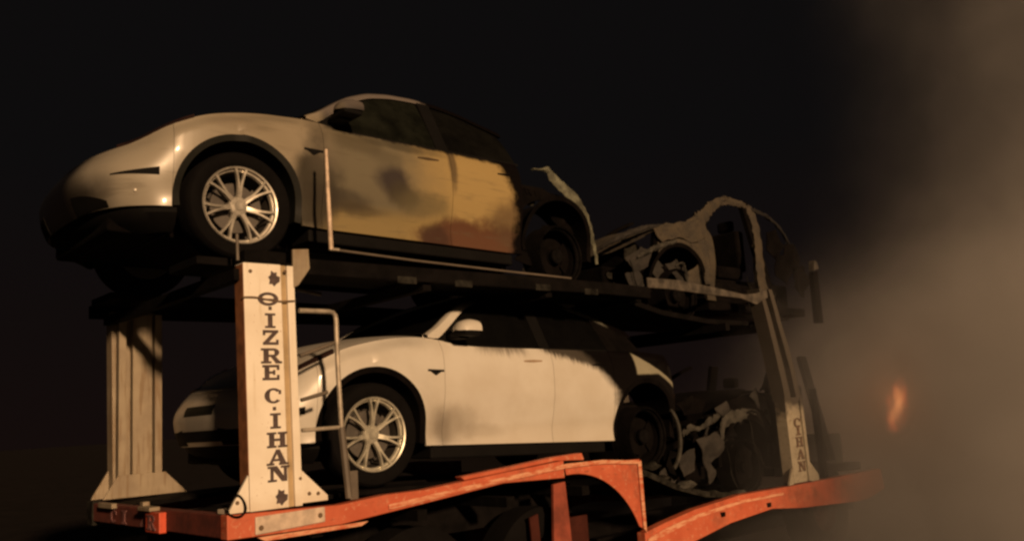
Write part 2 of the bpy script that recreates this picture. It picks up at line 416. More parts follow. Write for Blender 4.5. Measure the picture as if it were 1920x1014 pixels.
def side_z0(x, sill):
    for hx in (0, REAR):
        dx = abs(x - hx)
        if dx < R_ARCH: return HUBZ + sqrt(max(0, R_ARCH ** 2 - dx * dx))
    return sill
def xs_cols(x0, x1, step=.05):
    xs = set()
    n = max(2, int((x1 - x0) / step) + 1)
    for i in range(n): xs.add(x0 + (x1 - x0) * i / (n - 1))
    for hx in (0, REAR):
        for a in range(0, 181, 6):
            q = hx + (R_ARCH - 1e-4) * cos(radians(a))
            if x0 < q < x1: xs.add(q)
        for e in (-1, 1):
            for d in (2e-4, -2e-4):
                q = hx + e * (R_ARCH + d)
                if x0 < q < x1: xs.add(q)
    o = sorted(xs); out = [o[0]]
    for q in o[1:]:
        if q - out[-1] > 1e-4: out.append(q)
    return out
def side_panel(x0, x1, top=zs, sill=.27, nt=16, bot=None, sway=None):
    rows = []; strips = []
    for x in xs_cols(x0, x1):
        zb = bot(x) if bot else side_z0(x, sill); zt = top(x); row = []
        for j in range(nt + 1):
            t = j / nt; z = zb + (zt - zb) * t
            xx = x + (sway(z) * (x - x0) / (x1 - x0) if sway else 0)
            row.append(body(s_of(xx), z))
        if rows and abs(x - rows[-1][0]) < 6e-4: strips.append(rows); rows = []
        rows.append((x, row))
    strips.append(rows)
    return [[r for _, r in st] for st in strips if len(st) > 1]
def mir(rows): return [[Vector((p[0], 2 * HALF - p[1], p[2])) for p in r] for r in rows]

ZR = smooth_tab([(.50, 1.075), (.62, 1.14), (.75, 1.235), (.95, 1.365), (1.15, 1.455), (1.35, 1.505), (1.6, 1.53), (1.85, 1.525), (2.1, 1.495), (2.5, 1.405), (2.9, 1.295), (3.3, 1.185), (3.62, 1.08)], 300)
YR = smooth_tab([(.50, .085), (.62, .12), (.80, .19), (1.0, .265), (1.3, .335), (1.6, .36), (2.2, .355), (2.9, .30), (3.3, .25), (3.62, .20)], 300)
def rail(x): return Vector((x, interp(YR, x), interp(ZR, x)))
DROP = smooth_tab([(.5, .075), (.7, .075), (1.0, .045), (1.4, .040), (2.2, .040), (2.7, .06), (3.1, .10), (3.6, .10)], 100)
def rail_low(x):
    r = rail(x); d = interp(DROP, x); b = zs(x)
    zl = max(b + .004, r.z - d); yb = .085
    t = (zl - b) / max(.01, r.z - b)
    return Vector((x, yb + (r.y - .004 - yb) * min(1, t), zl))
def belt(x):
    s = s_of(x); return body(s, zs(x))
def crumple(o, amp, sc=5, seed=0):
    for v in o.data.vertices:
        n = noise.noise_vector(v.co * sc + Vector((seed, 0, 0)))
        v.co += n * amp
    o.data.update()

RIM_CACHE = {}
def rim_meshes(kind):
    if kind in RIM_CACHE: return RIM_CACHE[kind]
    # tyre (axis y; y<0 faces out)
    b = MB()
    if kind == 'burnt':
        b.lathe([(.245, -.085), (.262, -.10), (.268, -.08), (.262, .08), (.268, .1), (.245, .09)], 48)
        tyre = mesh(b.v, b.f, M['soot'])
    else:
        b.lathe([(.246, -.085), (.262, -.105), (.300, -.118), (.335, -.112), (.350, -.095), (.356, -.06), (.356, .06), (.350, .095), (.33, .115), (.262, .105), (.246, .09)], 64)
        tyre = mesh(b.v, b.f, M['tyre'])
    rm = {'up': M['rim'], 'low': M['rim_low'], 'burnt': M['burnt_rim']}[kind]
    b = MB()
    b.lathe([(.238, -.075), (.242, -.104), (.252, -.108), (.256, -.100), (.250, -.080)], 64)          # outer lip
    b.lathe([(.240, -.080), (.228, -.078), (.222, -.06), (.226, -.05)], 64)
    for k in (range(7) if kind != 'burnt' else ()):
        th = pi / 2 + 2 * pi * k / 7
        def P(r, a, y): return (r * cos(a), y, r * sin(a))
        for sgn in (-1, 1):
            rows = []
            for r, da, hw, y in ((.035, .16, .013, -.062), (.075, .09, .011, -.076), (.115, .055, .0098, -.086), (.16, .082, .0086, -.092), (.20, .112, .0084, -.097), (.243, .148, .0098, -.101)):
                a = th + sgn * da; ha = hw / r
                rows.append([P(r, a - ha, y + .022), P(r, a - ha * .8, y), P(r, a + ha * .8, y - .0006 * sgn), P(r, a + ha, y + .022)])
            b.grid(rows)
    # hub
    b.lathe([(.0, -.074), (.028, -.075), (.032, -.071), (.058, -.069), (.066, -.060), (.066, -.03)], 32)
    for k in range(5):
        a = 2 * pi * k / 5 + .3
        b.tube([(.045 * cos(a), -.066, .045 * sin(a)), (.045 * cos(a), -.072, .045 * sin(a))], .007, 8)
    rim = mesh(b.v, b.f, rm)
    b = MB(); b.lathe([(.246, -.085), (.232, -.03), (.222, .02), (.222, .10), (.0, .10)], 48); barrel = mesh(b.v, b.f, M['barrel'] if kind != 'burnt' else M['soot'])
    b = MB(); b.lathe([(.0, -.012), (.07, -.012), (.072, .0), (.165, .0), (.168, .012), (.165, .022), (.0, .022)], 40)
    disc = mesh(b.v, b.f, M['disc'] if kind != 'burnt' else M['soot'])
    b = MB()
    rows = []
    for a in range(-50, 51, 10):
        t = radians(a); rows.append([(r * cos(t), y, r * sin(t)) for r, y in ((.10, -.018), (.175, -.022), (.178, .03), (.10, .03))])
    b.grid(rows); cal = mesh(b.v, b.f, M['disc'] if kind != 'burnt' else M['soot'])
    RIM_CACHE[kind] = (barrel, tyre, rim, disc, cal); return RIM_CACHE[kind]
def wheel(parent, x, kind, far=False, z=.355, spin=0, ty=True):
    barrel, tyre, rim, disc, cal = rim_meshes(kind)
    o = link('wheel', barrel, parent, (x, (1.795 if far else .125), z), (0, spin, pi if far else 0))
    if ty: link('tyre', tyre, o)
    link('rim', rim, o); link('brake_disc', disc, o); link('brake_caliper', cal, o)
    return o

def thing(name, label, cat, loc=(0, 0, 0), pitch=0, group=None):
    o = bpy.data.objects.new(name, None); COL.objects.link(o); o.location = loc; o.rotation_euler = (0, pitch, 0)
    o['label'] = label; o['category'] = cat
    if group: o['group'] = group
    return o
def tag(o, label=None, cat=None, group=None, kind=None):
    if label: o['label'] = label
    if cat: o['category'] = cat
    if group: o['group'] = group
    if kind: o['kind'] = kind
    return o

def patch(name, m, parent, xa, xb, lo, hi, off=.004, n=14, k=3, mirror=True):
    """thin trim following the body skin between heights lo(x) and hi(x)"""
    obs = []
    for mi in ((0, 1) if mirror else (0,)):
        b = MB(); rows = []
        for i in range(n + 1):
            s = s_of(xa) + (s_of(xb) - s_of(xa)) * i / n; x = plan(s)[0].x
            rows.append([body(s, lo(x) + (hi(x) - lo(x)) * j / k, off) for j in range(k + 1)])
        b.grid(mir(rows) if mi else rows); obs.append(b.build(name, m, parent, smooth=True, solid=.006))
    return obs

def build_car(root, paint, state, wheels):
    """state: 'upper', 'lower' (front half intact) or 'wreck' (burnt shell)"""
    P = paint; wreck = state == 'wreck'; bump_ = M['soot'] if wreck else M['black']
    def panel(name, strips, m=P, solid=.018, lab=None):
        out = []
        for far in (0, 1):
            b = MB()
            for rows in strips: b.grid(mir(rows) if far else rows)
            o = b.build(name, m, root, smooth=True, solid=solid)
            # make sure normals point out of the car
            me = o.data; c = Vector((1.4, HALF, .6)); bad = sum(1 if p.normal.dot(p.center - c) < 0 else -1 for p in me.polygons)
            if bad > 0: me.flip_normals()
            if lab: o['label'] = lab
            out.append(o)
        return out
    # ---- nose
    if not wreck:
        b = MB(); rows = []
        ns = 44; s1 = s_of(-.4335)
        for i in range(-ns, ns + 1):
            s = s1 * (1 - abs(i) / ns); xx = plan(s)[0].x; row = []
            zt = zs(xx)
            for j in range(15):
                p = body(s, .305 + (zt - .305) * j / 14)
                if i > 0: p = Vector((p.x, 2 * HALF - p.y, p.z))
                row.append(p)
            rows.append(row)
        o = b.grid(rows).build('front_bumper', P, root, smooth=True, solid=.02)
        if sum(1 if p.normal.dot(p.center - Vector((0, HALF, .5))) < 0 else -1 for p in o.data.polygons) > 0: o.data.flip_normals()
        # black lower valance
        b = MB(); rows = []
        for i in range(-20, 21):
            s = s_of(-.40) * (1 - abs(i) / 20); row = []
            for z, of in ((.315, -.03), (.27, -.015), (.22, -.03), (.17, -.09)):
                p = body(s, z, of)
                if i > 0: p = Vector((p.x, 2 * HALF - p.y, p.z))
                row.append(p)
            rows.append(row)
        b.grid(rows).build('bumper_valance', M['black'], root, smooth=True, solid=.01)
        patch('intake_slot', M['black'], root, -.745, -.51, lambda x: .492, lambda x: .497 + .045 * (x + .75) / .24)
        patch('lower_intake', M['black'], root, -.86, -.775, lambda x: .31, lambda x: .345 + max(0, (-.775 - x)) * .9, k=4)
        if state == 'lower':
            for nm, z0, z1, ya, yb, m in (('lower_grille', .335, .41, .30, 1.62, M['black']), ('dark_nose_band', .52, .585, .72, 1.20, M['trim'])):  # grille, and a plain dark band above it
                b = MB(); rows = []
                for i in range(21):
                    y = ya + (yb - ya) * i / 20; yy = y if y <= HALF else 2 * HALF - y
                    best = min(range(len(PL)), key=lambda q: abs(PL[q].y - yy) + (5 if PL[q].x > 1 else 0)); row = []
                    for j in range(4):
                        p = body(SS[best], z0 + (z1 - z0) * j / 3, .005)
                        if y > HALF: p = Vector((p.x, 2 * HALF - p.y, p.z))
                        row.append(p)
                    rows.append(row)
                b.grid(rows).build(nm, m, root, smooth=True, solid=.006)
        for side in (0, 1):
            p = body(s_of(-.64), .395, .003)
            if side: p.y = 2 * HALF - p.y
            b = MB(); b.lathe([(0, -.004), (.009, -.003), (.010, .004)], 12); b.build('parking_sensor', M['rim'], root, loc=p, rot=(0, 0, radians(-30 if not side else 210)), smooth=True)
    # ---- fenders
    if not wreck: panel('front_fender', side_panel(-.4316, .592))
    else:
        panel('front_fender', side_panel(-.30, .60, bot=lambda x: side_z0(x, .27) if x < R_ARCH else .27 + .0 * x))
    # arch trims
    for hx in ((0, REAR) if not wreck else (0,)):
        rows = []
        for a in range(-14, 195, 6):
            q = radians(a); z = HUBZ + R_ARCH * sin(q); xx = hx + R_ARCH * cos(q)
            if z < .27: continue
            o1 = body(s_of(xx), z, .002); zi = HUBZ + (R_ARCH - .042) * sin(q); xi = hx + (R_ARCH - .042) * cos(q)
            i1 = body(s_of(xi), max(zi, .26), -.004); o1.z = z
            rows.append([o1, i1, Vector((i1.x, i1.y + .25, i1.z)), Vector((hx + (i1.x - hx) * .98, .42, i1.z))])
        for far in (0, 1):
            b = MB(); b.grid(mir(rows) if far else rows); b.build('arch_trim', M['trim'] if state == 'upper' and hx == 0 else M['soot'], root, smooth=True)
    # inner wheel wells and floor
    b = MB(); b.box(-.70, 3.55 if state == 'lower' else 2.6, .40, 1.52, .18, .60)
    b.build('floor_pan', M['soot'], root, bevel=.02)
    for ya, yb in ((.055, .30), (1.62, 1.865)):
        b = MB(); b.box(.50, 2.36, ya, yb, .175, .262).build('sill_trim', M['soot'] if wreck else M['black'], root, bevel=.012)
    b = MB(); b.box(-.45, .47, .34, 1.58, .60, .80).build('engine_bay_tub', M['soot'], root, bevel=.03)
    # ---- doors
    if not wreck:
        fr = panel('front_door', side_panel(.5955, 1.7175)); rr_ = panel('rear_door', side_panel(1.7215, 2.452))
        for dset, hx in ((fr, 1.40), (rr_, 2.20)):
            for far, d in enumerate(dset):
                rows = []
                for i in range(9):
                    xx = hx + .20 * i / 8; t = 1 - abs(i - 4) / 4 * .5
                    rows.append([body(s_of(xx), .912 + .010 * (i / 8) + dz * t, .003) for dz in (-.011, 0, .011)])
                if far: rows = mir(rows)
                b = MB(); b.grid(rows)
                b.build('door_handle', M['soot'] if dset is rr_ else mat_handle(state), d, smooth=True, solid=.004)
        patch('fender_badge', M['black'], root, .44, .585, lambda x: .800 - .030 * max(0, 1 - abs(x - .51) / .05), lambda x: .815, off=.006, k=2)
    # ---- quarters
    if state == 'lower':
        panel('rear_quarter', side_panel(2.456, 3.34), P)
    elif state == 'upper':
        inner = [[[p + Vector((0, .17, -.06 * (p.z > .9))) for p in r] for r in st] for st in side_panel(2.46, 3.30, top=lambda x: zs(x) - .06 - .5 * max(0, x - 2.9))]
        panel('inner_quarter', inner, M['soot'])
    # rear bumper and tailgate base
    b = MB(); rows = []
    s2 = s_of(3.345); s3 = SS[-1]
    for i in range(-20, 21):
        s = s3 - (s3 - s2) * abs(i) / 20; xx = plan(s)[0].x; row = []
        for j in range(10):
            p = body(s, .27 + (zs(xx) - .27) * j / 9)
            if i > 0: p = Vector((p.x, 2 * HALF - p.y, p.z))
            row.append(p)
        rows.append(row)
    if False: b.grid(rows).build('rear_bumper', M['soot'], root, smooth=True, solid=.02)
    # ---- hood
    if True:
        b = MB(); rows = []; ns = 40; s1 = s_of(.50)
        for i in range(1, ns + 1):
            s = s1 * i / ns; xx = plan(s)[0].x; a = body(s, zs(xx), .0); w = max(.02, (HALF - a.y) / HALF)
            row = []
            for j in range(21):
                v = j / 20; y = a.y + (2 * HALF - 2 * a.y) * v
                row.append(Vector((a.x, y, a.z + .002 + (.065 * w) * (4 * v * (1 - v)) ** .8)))
            rows.append(row)
        o = b.grid(rows).build('hood', P, root, smooth=True)
        if wreck: crumple(o, .03, 3.0, 3)
    if not wreck:
        for far in (0, 1):
            rows = []
            for i in range(13):
                s = s_of(-.78) + (s_of(-.30) - s_of(-.78)) * i / 12; xx = plan(s)[0].x; a = body(s, zs(xx))
                wv = .13 * sin(pi * (i + .7) / 13.4) + .02
                rows.append([Vector((a.x + wv * q * .25, a.y + wv * q, a.z + .009 + .012 * q + (.012 if q > 0 else -.012))) for q in (-.05, .2, .6, 1)])
            b = MB(); b.grid(mir(rows) if far else rows).build('headlight', M['lens'], root, smooth=True, solid=.01)
    # ---- greenhouse
    xr0, xr1 = .50, {'upper': 2.50, 'lower': 2.95, 'wreck': 1.2}[state]
    rows = []
    n = 46
    for i in range(n + 1):
        x = xr0 + (xr1 - xr0) * i / n; r = rail(x); l = rail_low(x)
        out = Vector((0, -1, .5)).normalized()
        rows.append([Vector((x, l.y + .03, l.z)), l, l.lerp(r, .5) + Vector((0, -.006, .002)), r + Vector((0, 0, .0)), Vector((x, r.y + .03, r.z + .012)), Vector((x, r.y + .065, r.z + .008)), Vector((x, r.y + .06, r.z - .025))])
    for far in (0, 1):
        b = MB(); o = b.grid(mir(rows) if far else rows).build('roof_rail', P if not wreck else M['soot'], root, smooth=True)
    # roof glass, windscreen, rear glass
    def top(xa, xb, name, m, n=14, crown=.05):
        b = MB(); rows = []
        for i in range(n + 1):
            x = xa + (xb - xa) * i / n; r = rail(x); y0 = r.y + .05; row = []
            for j in range(13):
                v = j / 12; row.append(Vector((x - .06 * 4 * v * (1 - v) * (1 - sstep(.7, 1.2, x)), y0 + (2 * HALF - 2 * y0) * v, r.z + .004 + crown * .6 * 4 * v * (1 - v))))
            rows.append(row)
        b.grid(rows).build(name, m, root, smooth=True, solid=.006)
    if not wreck:
        top(.52, 1.14, 'windscreen', M['darkglass'])
        top(1.15, 2.25 if state == 'lower' else 1.9, 'roof_panel', M['darkglass'] if state == 'lower' else M['soot'])
    # side glass
    def glass(xa, xb, name, m, par):
        for far in (0, 1):
            b = MB(); rows = []
            for i in range(13):
                x = xa + (xb - xa) * i / 12; lo = belt(x); hi = rail_low(x); lo = Vector((x, .072, zs(x) + .0)); row = [lo.lerp(Vector((x, hi.y + .012, hi.z)), j / 4) + Vector((0, -.012 * sin(pi * j / 4) + .008, 0)) for j in range(5)]
                rows.append(row)
            b.grid(mir(rows) if far else rows).build(name, m, par[far], smooth=True, solid=.005)
    if not wreck:
        glass(.86, 1.63, 'door_window', M['glass'] if state == 'upper' else M['darkglass'], fr)
        if state == 'upper': pass
        glass(1.76, 2.46, 'door_window', M['darkglass'] if state == 'lower' else M['sooty_glass'], rr_)
        # black belt moulding and mirror triangle
        for far in (0, 1):
            rows = []
            for i in range(30):
                x = .64 + 1.85 * i / 29; q = body(s_of(x), zs(x)); rows.append([q + Vector((0, -.002, -.012)), q + Vector((0, -.002, .006)), q + Vector((0, .03, .010))])
            b = MB(); b.grid(mir(rows) if far else rows).build('belt_moulding', M['black'], root, smooth=True, solid=.004)
            rows = []
            for i in range(8):
                x = .62 + .25 * i / 7; hi = rail_low(x); lo = Vector((x, .070, zs(x) + .002)); rows.append([lo, Vector((x, hi.y + .004, hi.z))])
            b = MB(); b.grid(mir(rows) if far else rows).build('mirror_triangle', M['black'], root, solid=.006)
    # pillars
    for far in (0, 1):
        xa, xb = (1.635, 1.755) if not wreck else (1.60, 1.74)
        rows = []
        for i in range(4):
            x = xa + (xb - xa) * i / 3; hi = rail_low(x); lo = Vector((x, .075, zs(x) if not wreck else .30)); rows.append([lo.lerp(Vector((x, hi.y, hi.z + .01)), j / 6) for j in range(7)])
        b = MB(); o = b.grid(mir(rows) if far else rows).build('door_pillar', M['soot'] if wreck else M['black'], root, smooth=True, solid=.05)
        if state == 'lower':
            rows = []
            for i in range(8):
                x = 2.46 + (2.9 - 2.46) * i / 7; hi = rail_low(x); lo = Vector((x, .07, zs(x))); rows.append([lo.lerp(Vector((x, hi.y, hi.z)), j / 5) for j in range(6)])
            b = MB(); b.grid(mir(rows) if far else rows).build('rear_pillar', M['soot'], root, smooth=True, solid=.02)
    # ---- mirrors
    if not wreck:
        for far in (0, 1):
            sg = -1 if not far else 1; cy = -.085 if not far else 2 * HALF + .085
            b = MB(); rows = []
            for i in range(9):          # rounded cap: half dome, flat to the rear
                a = pi * i / 8; row = []
                for j in range(13):
                    t = pi * j / 12
                    xx = -.055 * sin(t) * sin(a) ** .6; yy = .105 * cos(a) ; zz = .115 * sin(a) ** .55 * (1 - cos(t)) / 2
                    row.append(Vector((.785 - .115 + .24 * (1 - cos(t)) / 2 * .0 + xx, cy + yy, 1.105 + zz)))
                rows.append(row)
            # simple lofted cap: sections along x
            b = MB(); rows = []
            for i in range(11):
                t = i / 10; hx = sqrt(max(0, 1 - (1 - t * 1.02) ** 2)) if t < .98 else 1
                h = (.030 + .082 * hx) * (1 - .25 * max(0, t - .6)); wd = (.04 + .075 * hx)
                x = .640 + .165 * t; row = []
                for j in range(13):
                    a = pi * j / 12; row.append(Vector((x, cy + wd * .9 * cos(a), 1.098 + .88 * h * sin(a) ** .7)))
                rows.append(row)
            b.grid(rows); k0 = len(b.v); b.v.append(Vector((.632, cy, 1.105))); b.f += [(k0, j + 1, j) for j in range(12)]
            o = b.build('door_mirror', P, root, smooth=True)
            b = MB(); b.box(.65, .80, cy - .098, cy + .098, 1.060, 1.096); b.box(.67, .77, min(cy, cy - sg * .17), max(cy, cy - sg * .17), 1.045, 1.085)
            b.build('mirror_foot', M['black'], o, bevel=.014)
            b = MB(); b.box(.806, .811, cy - .09, cy + .09, 1.105, 1.17); b.build('mirror_glass', M['darkglass'], o)
    # ---- seats inside (seen dimly)
    for yy in (.58, 1.34):
        b = MB(); b.box(1.15, 1.62, yy - .23, yy + .23, .60, .74); b.box(1.58, 1.72, yy - .22, yy + .22, .70, 1.18); b.box(1.66, 1.74, yy - .1, yy + .1, 1.20, 1.33)
        b.build('seat', M['soot'], root, bevel=.03)
    for (x, far) in ((0, 0), (REAR, 0), (0, 1), (REAR, 1)) if not wreck else ((0, 0), (0, 1)):
        k = wheels[0 if x == 0 else 1]
        wheel(root, x, k, far, z=.355 if k != 'burnt' else .30, ty=True)
    return root
HN = {}
def mat_handle(state):
    if state not in HN:
        HN[state] = mat('door_handle_' + state, (.06, .04, .02) if state == 'upper' else (.30, .22, .15), .5)
    return HN[state]

# ================================================================== ground
b = MB(); b.v = [(-500, -500, -1.30), (500, -500, -1.30), (500, 500, -1.30), (-500, 500, -1.30)]; b.f = [(0, 1, 2, 3)]
tag(b.build('ground', M['asphalt']), kind='structure')

# ================================================================== the trailer
T = thing('car_carrier_trailer', 'long two-deck car transporter trailer with red side rails and cream columns carrying vertical lettering', 'car transporter', (0, 0, -1.30))
class TB(MB):
    def build(s, name, m, parent=None, **k):
        o = MB.build(s, name, m, parent if parent is not None else T, **k)
        if parent is None or parent is T: o.location = Vector(o.location) + Vector((0, 0, 1.30))
        return o
YN, YF = -.28, 2.20

# side rails (near and far), raised part over the wheels, end plate with arch cut, low front rail
def side_rail(y0, y1, m, edge):
    sg = 1 if y0 < 1 else -1
    b = TB()
    b.prism([(-1.185, -.170), (-.45, -.175), (.2, -.118), (.9, -.055), (1.52, -.075), (1.52, .055), (.9, .018), (.2, -.030), (-.11, -.030), (-.45, -.055), (-1.185, -.032)], y0, y1)
    b.build('side_rail', m, bevel=.006)
    ya, yb = (y0 - .014, y0 - .001) if sg > 0 else (y1 + .001, y1 + .014)
    b = TB(); b.prism([(-.10, -.092), (.9, -.010), (1.55, .030), (1.95, .026), (2.40, -.014), (2.40, -.044), (1.95, -.006), (1.55, -.004), (.9, -.044), (-.10, -.126)], ya, yb); b.build('scuffed_flange', edge, bevel=.004)
    b = TB(); b.prism([(.52, .024), (1.0, .055), (1.45, .088), (1.74, .096), (1.76, .040), (1.45, .058), (.9, .020), (.55, -.002)], y0 + .012, y1); b.build('raised_kerb', m, bevel=.006)
    # end plate with the wheel arch cut out of it
    arc = [(1.60 + .815 * cos(radians(a)), -.87 + .815 * sin(radians(a))) for a in range(24, 99, 5)]
    b = TB(); b.prism([(2.415, -.006), (1.53, .026)] + arc[::-1] + [(2.39, -.565)], y0 + .004, y0 + .016 if sg > 0 else y1); 
    b.build('arch_plate', m, bevel=.003)
    b = TB(); b.prism([(2.372, -.046), (2.414, -.014), (2.412, -.60), (2.378, -.56)], ya, yb); b.build('plate_edge', edge, bevel=.003)
    b = TB(); b.prism([(2.40, -.60), (2.67, -.552), (3.1, -.492), (3.78, -.442), (4.66, -.448), (5.9, -.445), (6.55, -.440), (6.6, -.66), (6.2, -.735), (5.9, -.735), (4.8, -.675), (4.3, -.625), (3.6, -.672), (3.07, -.755), (2.40, -.86)], y0, y1); b.build('front_side_rail', m, bevel=.006)
    b = TB(); b.prism([(2.42, -.650), (2.67, -.592), (3.1, -.535), (3.78, -.486), (4.5, -.49), (4.5, -.515), (3.78, -.515), (3.1, -.568), (2.42, -.69)], ya, yb); b.build('scuffed_flange', edge, bevel=.003)
    # hanger hooks underneath
    for x in (3.45, 4.2):
        b = TB(); b.prism([(x, -.56), (x + .06, -.56), (x + .055, -.60), (x + .01, -.60)], ya - .004, yb); b.build('lashing_hook', M['soot'], bevel=.002)
side_rail(YN, YN + .09, M['red'], M['red_edge'])
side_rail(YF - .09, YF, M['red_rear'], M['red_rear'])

# rear cross beam with its lettering and lamp
b = TB(); b.box(-1.182, -1.10, YN + .002, YF - .002, -.165, -.034)
beam = b.build('rear_beam', M['red_rear'], bevel=.006)
b = TB(); b.box(-1.190, -1.13, YF - .12, YF + .02, -.20, -.02); b.build('beam_end_bracket', M['deck_grey'], bevel=.006)
b = TB(); b.box(-1.232, -1.184, .62, .86, -.175, -.045); lamp = b.build('tail_lamp_box', M['lamp_red'], bevel=.006)
b = TB(); b.box(-1.25, -1.18, .74, .95, -.040, -.015).box(-1.215, -1.17, .95, 1.01, -.03, .01).build('lamp_bracket', M['cream_far'], bevel=.003)
b = TB(); b.box(-1.22, -1.18, 1.56, 1.86, -.055, -.018).build('lamp_bracket', M['cream_far'], bevel=.005)

# ---------------------------------------------------------------- letters: slab-serif shapes in the x,z plane, unit height
def ring(b, cx, cz, rx, rz, wx, wz, a0, a1, y, n=20):
    rows = []
    for i in range(n + 1):
        a = radians(a0 + (a1 - a0) * i / n); k = .5 + .5 * abs(cos(a))
        rows.append([(cx + rx * cos(a), y, cz + rz * sin(a)), (cx + (rx - wx * k - wx * .3) * cos(a), y, cz + (rz - wz) * sin(a))])
    bb = len(b.v); out = []
    for r in rows: out.append([r[0], r[1], (r[1][0], y + .004, r[1][2]), (r[0][0], y + .004, r[0][2])])
    b.grid(out, True); b.f.append(tuple(bb + q for q in (0, 1, 2, 3))); e = bb + n * 4; b.f.append(tuple(e + q for q in (3, 2, 1, 0)))
def glyph(ch, w, h):
    b = MB(); k = [0]
    def poly(pts):
        k[0] += 1; e = .0003 * k[0]
        b.prism([((p[0] - .5) * w, (p[1] - .5) * h) for p in pts], -e, .004)
    def bar(x0, x1, z0, z1): poly([(x0, z0), (x1, z0), (x1, z1), (x0, z1)])
    sf = .13
    if ch == 'I': bar(.36, .64, 0, 1); bar(.18, .82, 0, sf); bar(.18, .82, 1 - sf, 1)
    elif ch == '.': bar(.40, .60, .35, .75)
    elif ch == 'Z': bar(.08, .92, 0, .17); bar(.08, .92, .83, 1); poly([(.08, .12), (.36, .12), (.92, .88), (.64, .88)]); bar(.80, .92, .1, .34); bar(.08, .20, .66, .9)
    elif ch == 'E': bar(.16, .40, 0, 1); bar(.05, .92, 0, .15); bar(.05, .92, .85, 1); bar(.3, .68, .43, .57); bar(.80, .92, .1, .33); bar(.80, .92, .67, .9); bar(.60, .70, .34, .66)
    elif ch == 'H': bar(.14, .37, 0, 1); bar(.63, .86, 0, 1); bar(.3, .7, .43, .58); bar(.04, .46, 0, sf); bar(.04, .46, 1 - sf, 1); bar(.54, .96, 0, sf); bar(.54, .96, 1 - sf, 1)
    elif ch == 'A': poly([(.08, 0), (.22, 0), (.52, .86), (.44, 1)]); poly([(.42, 1), (.60, 1), (.92, 0), (.64, 0)]); bar(.26, .76, .26, .40); bar(0, .34, 0, sf); bar(.56, 1, 0, sf)
    elif ch == 'N': bar(.12, .26, 0, 1); bar(.74, .88, 0, 1); poly([(.12, 1), (.42, 1), (.88, 0), (.64, 0)]); bar(.0, .40, 0, sf); bar(0, .3, 1 - sf, 1); bar(.60, 1, 1 - sf, 1)
    elif ch == 'R':
        bar(.14, .38, 0, 1); bar(.02, .50, 0, sf); bar(.02, .3, 1 - sf, 1); bar(.3, .62, .86, 1); bar(.3, .62, .44, .57)
        ring(b, .08 * w, .22 * h, .30 * w, .285 * h, .17 * w, .14 * h, -90, 90, -.0006); poly([(.44, .5), (.66, .5), (.98, .0), (.72, .0)]); bar(.70, 1.0, 0, sf)
    elif ch == 'C':
        ring(b, 0, 0, .46 * w, .5 * h, .20 * w, .13 * h, 42, 318, -.0006); bar(.78, .90, .60, .86)
    elif ch == '@':          # weathered first letter, closed up by the wire
        ring(b, 0, 0, .50 * w, .46 * h, .16 * w, .17 * h, 0, 360, -.0006, 28); bar(.2, .95, .40, .52)
    elif ch == '*':          # small map-like emblem
        poly([(.30, .98), (.50, .86), (.72, .90), (.70, .68), (.96, .62), (.92, .32), (.70, .20), (.52, .02), (.36, .18), (.14, .16), (.20, .40), (.08, .58), (.26, .72)])
    return b
def put(ch, x, z, w, h, parent, m, y=YN - .0062, rot=(0, 0, 0)):
    g = glyph(ch, w, h); o = g.build('emblem' if ch == '*' else 'letter', m, parent, (x, y, z), rot)
    return o

# ---------------------------------------------------------------- columns
def column(y_out, inward, x0, base, top, m, lean=0.02):
    """pale steel channel column; y_out = outer face, inward=+1 toward +y"""
    i = inward; L = lambda z: -lean * (z - base) / 1.4
    def slab(xa, xb, ya, yb, z0, z1, name=None):
        b = TB(); rows = []
        xs = (x0 + xa, x0 + xb)
        b.v = [(xs[0] + L(z0), ya, z0), (xs[1] + L(z0), ya, z0), (xs[1] + L(z0), yb, z0), (xs[0] + L(z0), yb, z0), (xs[0] + L(z1), ya, z1), (xs[1] + L(z1), ya, z1), (xs[1] + L(z1), yb, z1), (xs[0] + L(z1), yb, z1)]
        b.f = [(0, 1, 5, 4), (1, 2, 6, 5), (2, 3, 7, 6), (3, 0, 4, 7), (0, 3, 2, 1), (4, 5, 6, 7)]
        return b
    q = lambda d: y_out + i * d
    main = slab(0, .245, q(0), q(.125), base, top).build('column', m, bevel=.004)
    slab(.245, .287, q(.022), q(.12), base, top).build('groove', M['groove'] if m is M['cream'] else m, main, loc=(0, 0, 0))
    slab(.287, .335, q(.0), q(.125), base, top - .004).build('flange', m, main, bevel=.003)
    return main
def gusset(main, y_out, i, x0, base, m):
    q = lambda d: y_out + i * d
    b = MB(); b.prism([(x0 - .128, base - .015), (x0 - .118, base + .01), (x0 + .0, base + .20), (x0 + .0, base - .015)], q(.006), q(.028)); b.build('gusset_plate', m, main, bevel=.002)
    b = MB(); b.prism([(x0 + .336, base - .005), (x0 + .336, base + .19), (x0 + .51, base + .025), (x0 + .51, base - .005)], q(.006), q(.028)); b.build('gusset_plate', m, main, bevel=.002)
COLX = -1.043
M['orange_side'] = mat('dark_orange_edge', (.26, .105, .045), .7, var=.4, vscale=10)
c1 = column(YN, 1, COLX, -.030, 1.432, M['cream'])
c1.location = (0, 0, 1.30)
gusset(c1, YN, 1, COLX, -.012, M['cream'])
b = MB(); b.v = [(COLX - .0035, YN + .006, -.02), (COLX - .0235, YN + .006, 1.425), (COLX - .0235, YN + .118, 1.425), (COLX - .0035, YN + .118, -.02), (COLX - .0005, YN + .006, -.02), (COLX - .0205, YN + .006, 1.425), (COLX - .0205, YN + .118, 1.425), (COLX - .0005, YN + .118, -.02)]; b.f = [(0, 1, 2, 3), (4, 7, 6, 5), (0, 4, 5, 1), (1, 5, 6, 2), (2, 6, 7, 3), (3, 7, 4, 0)]
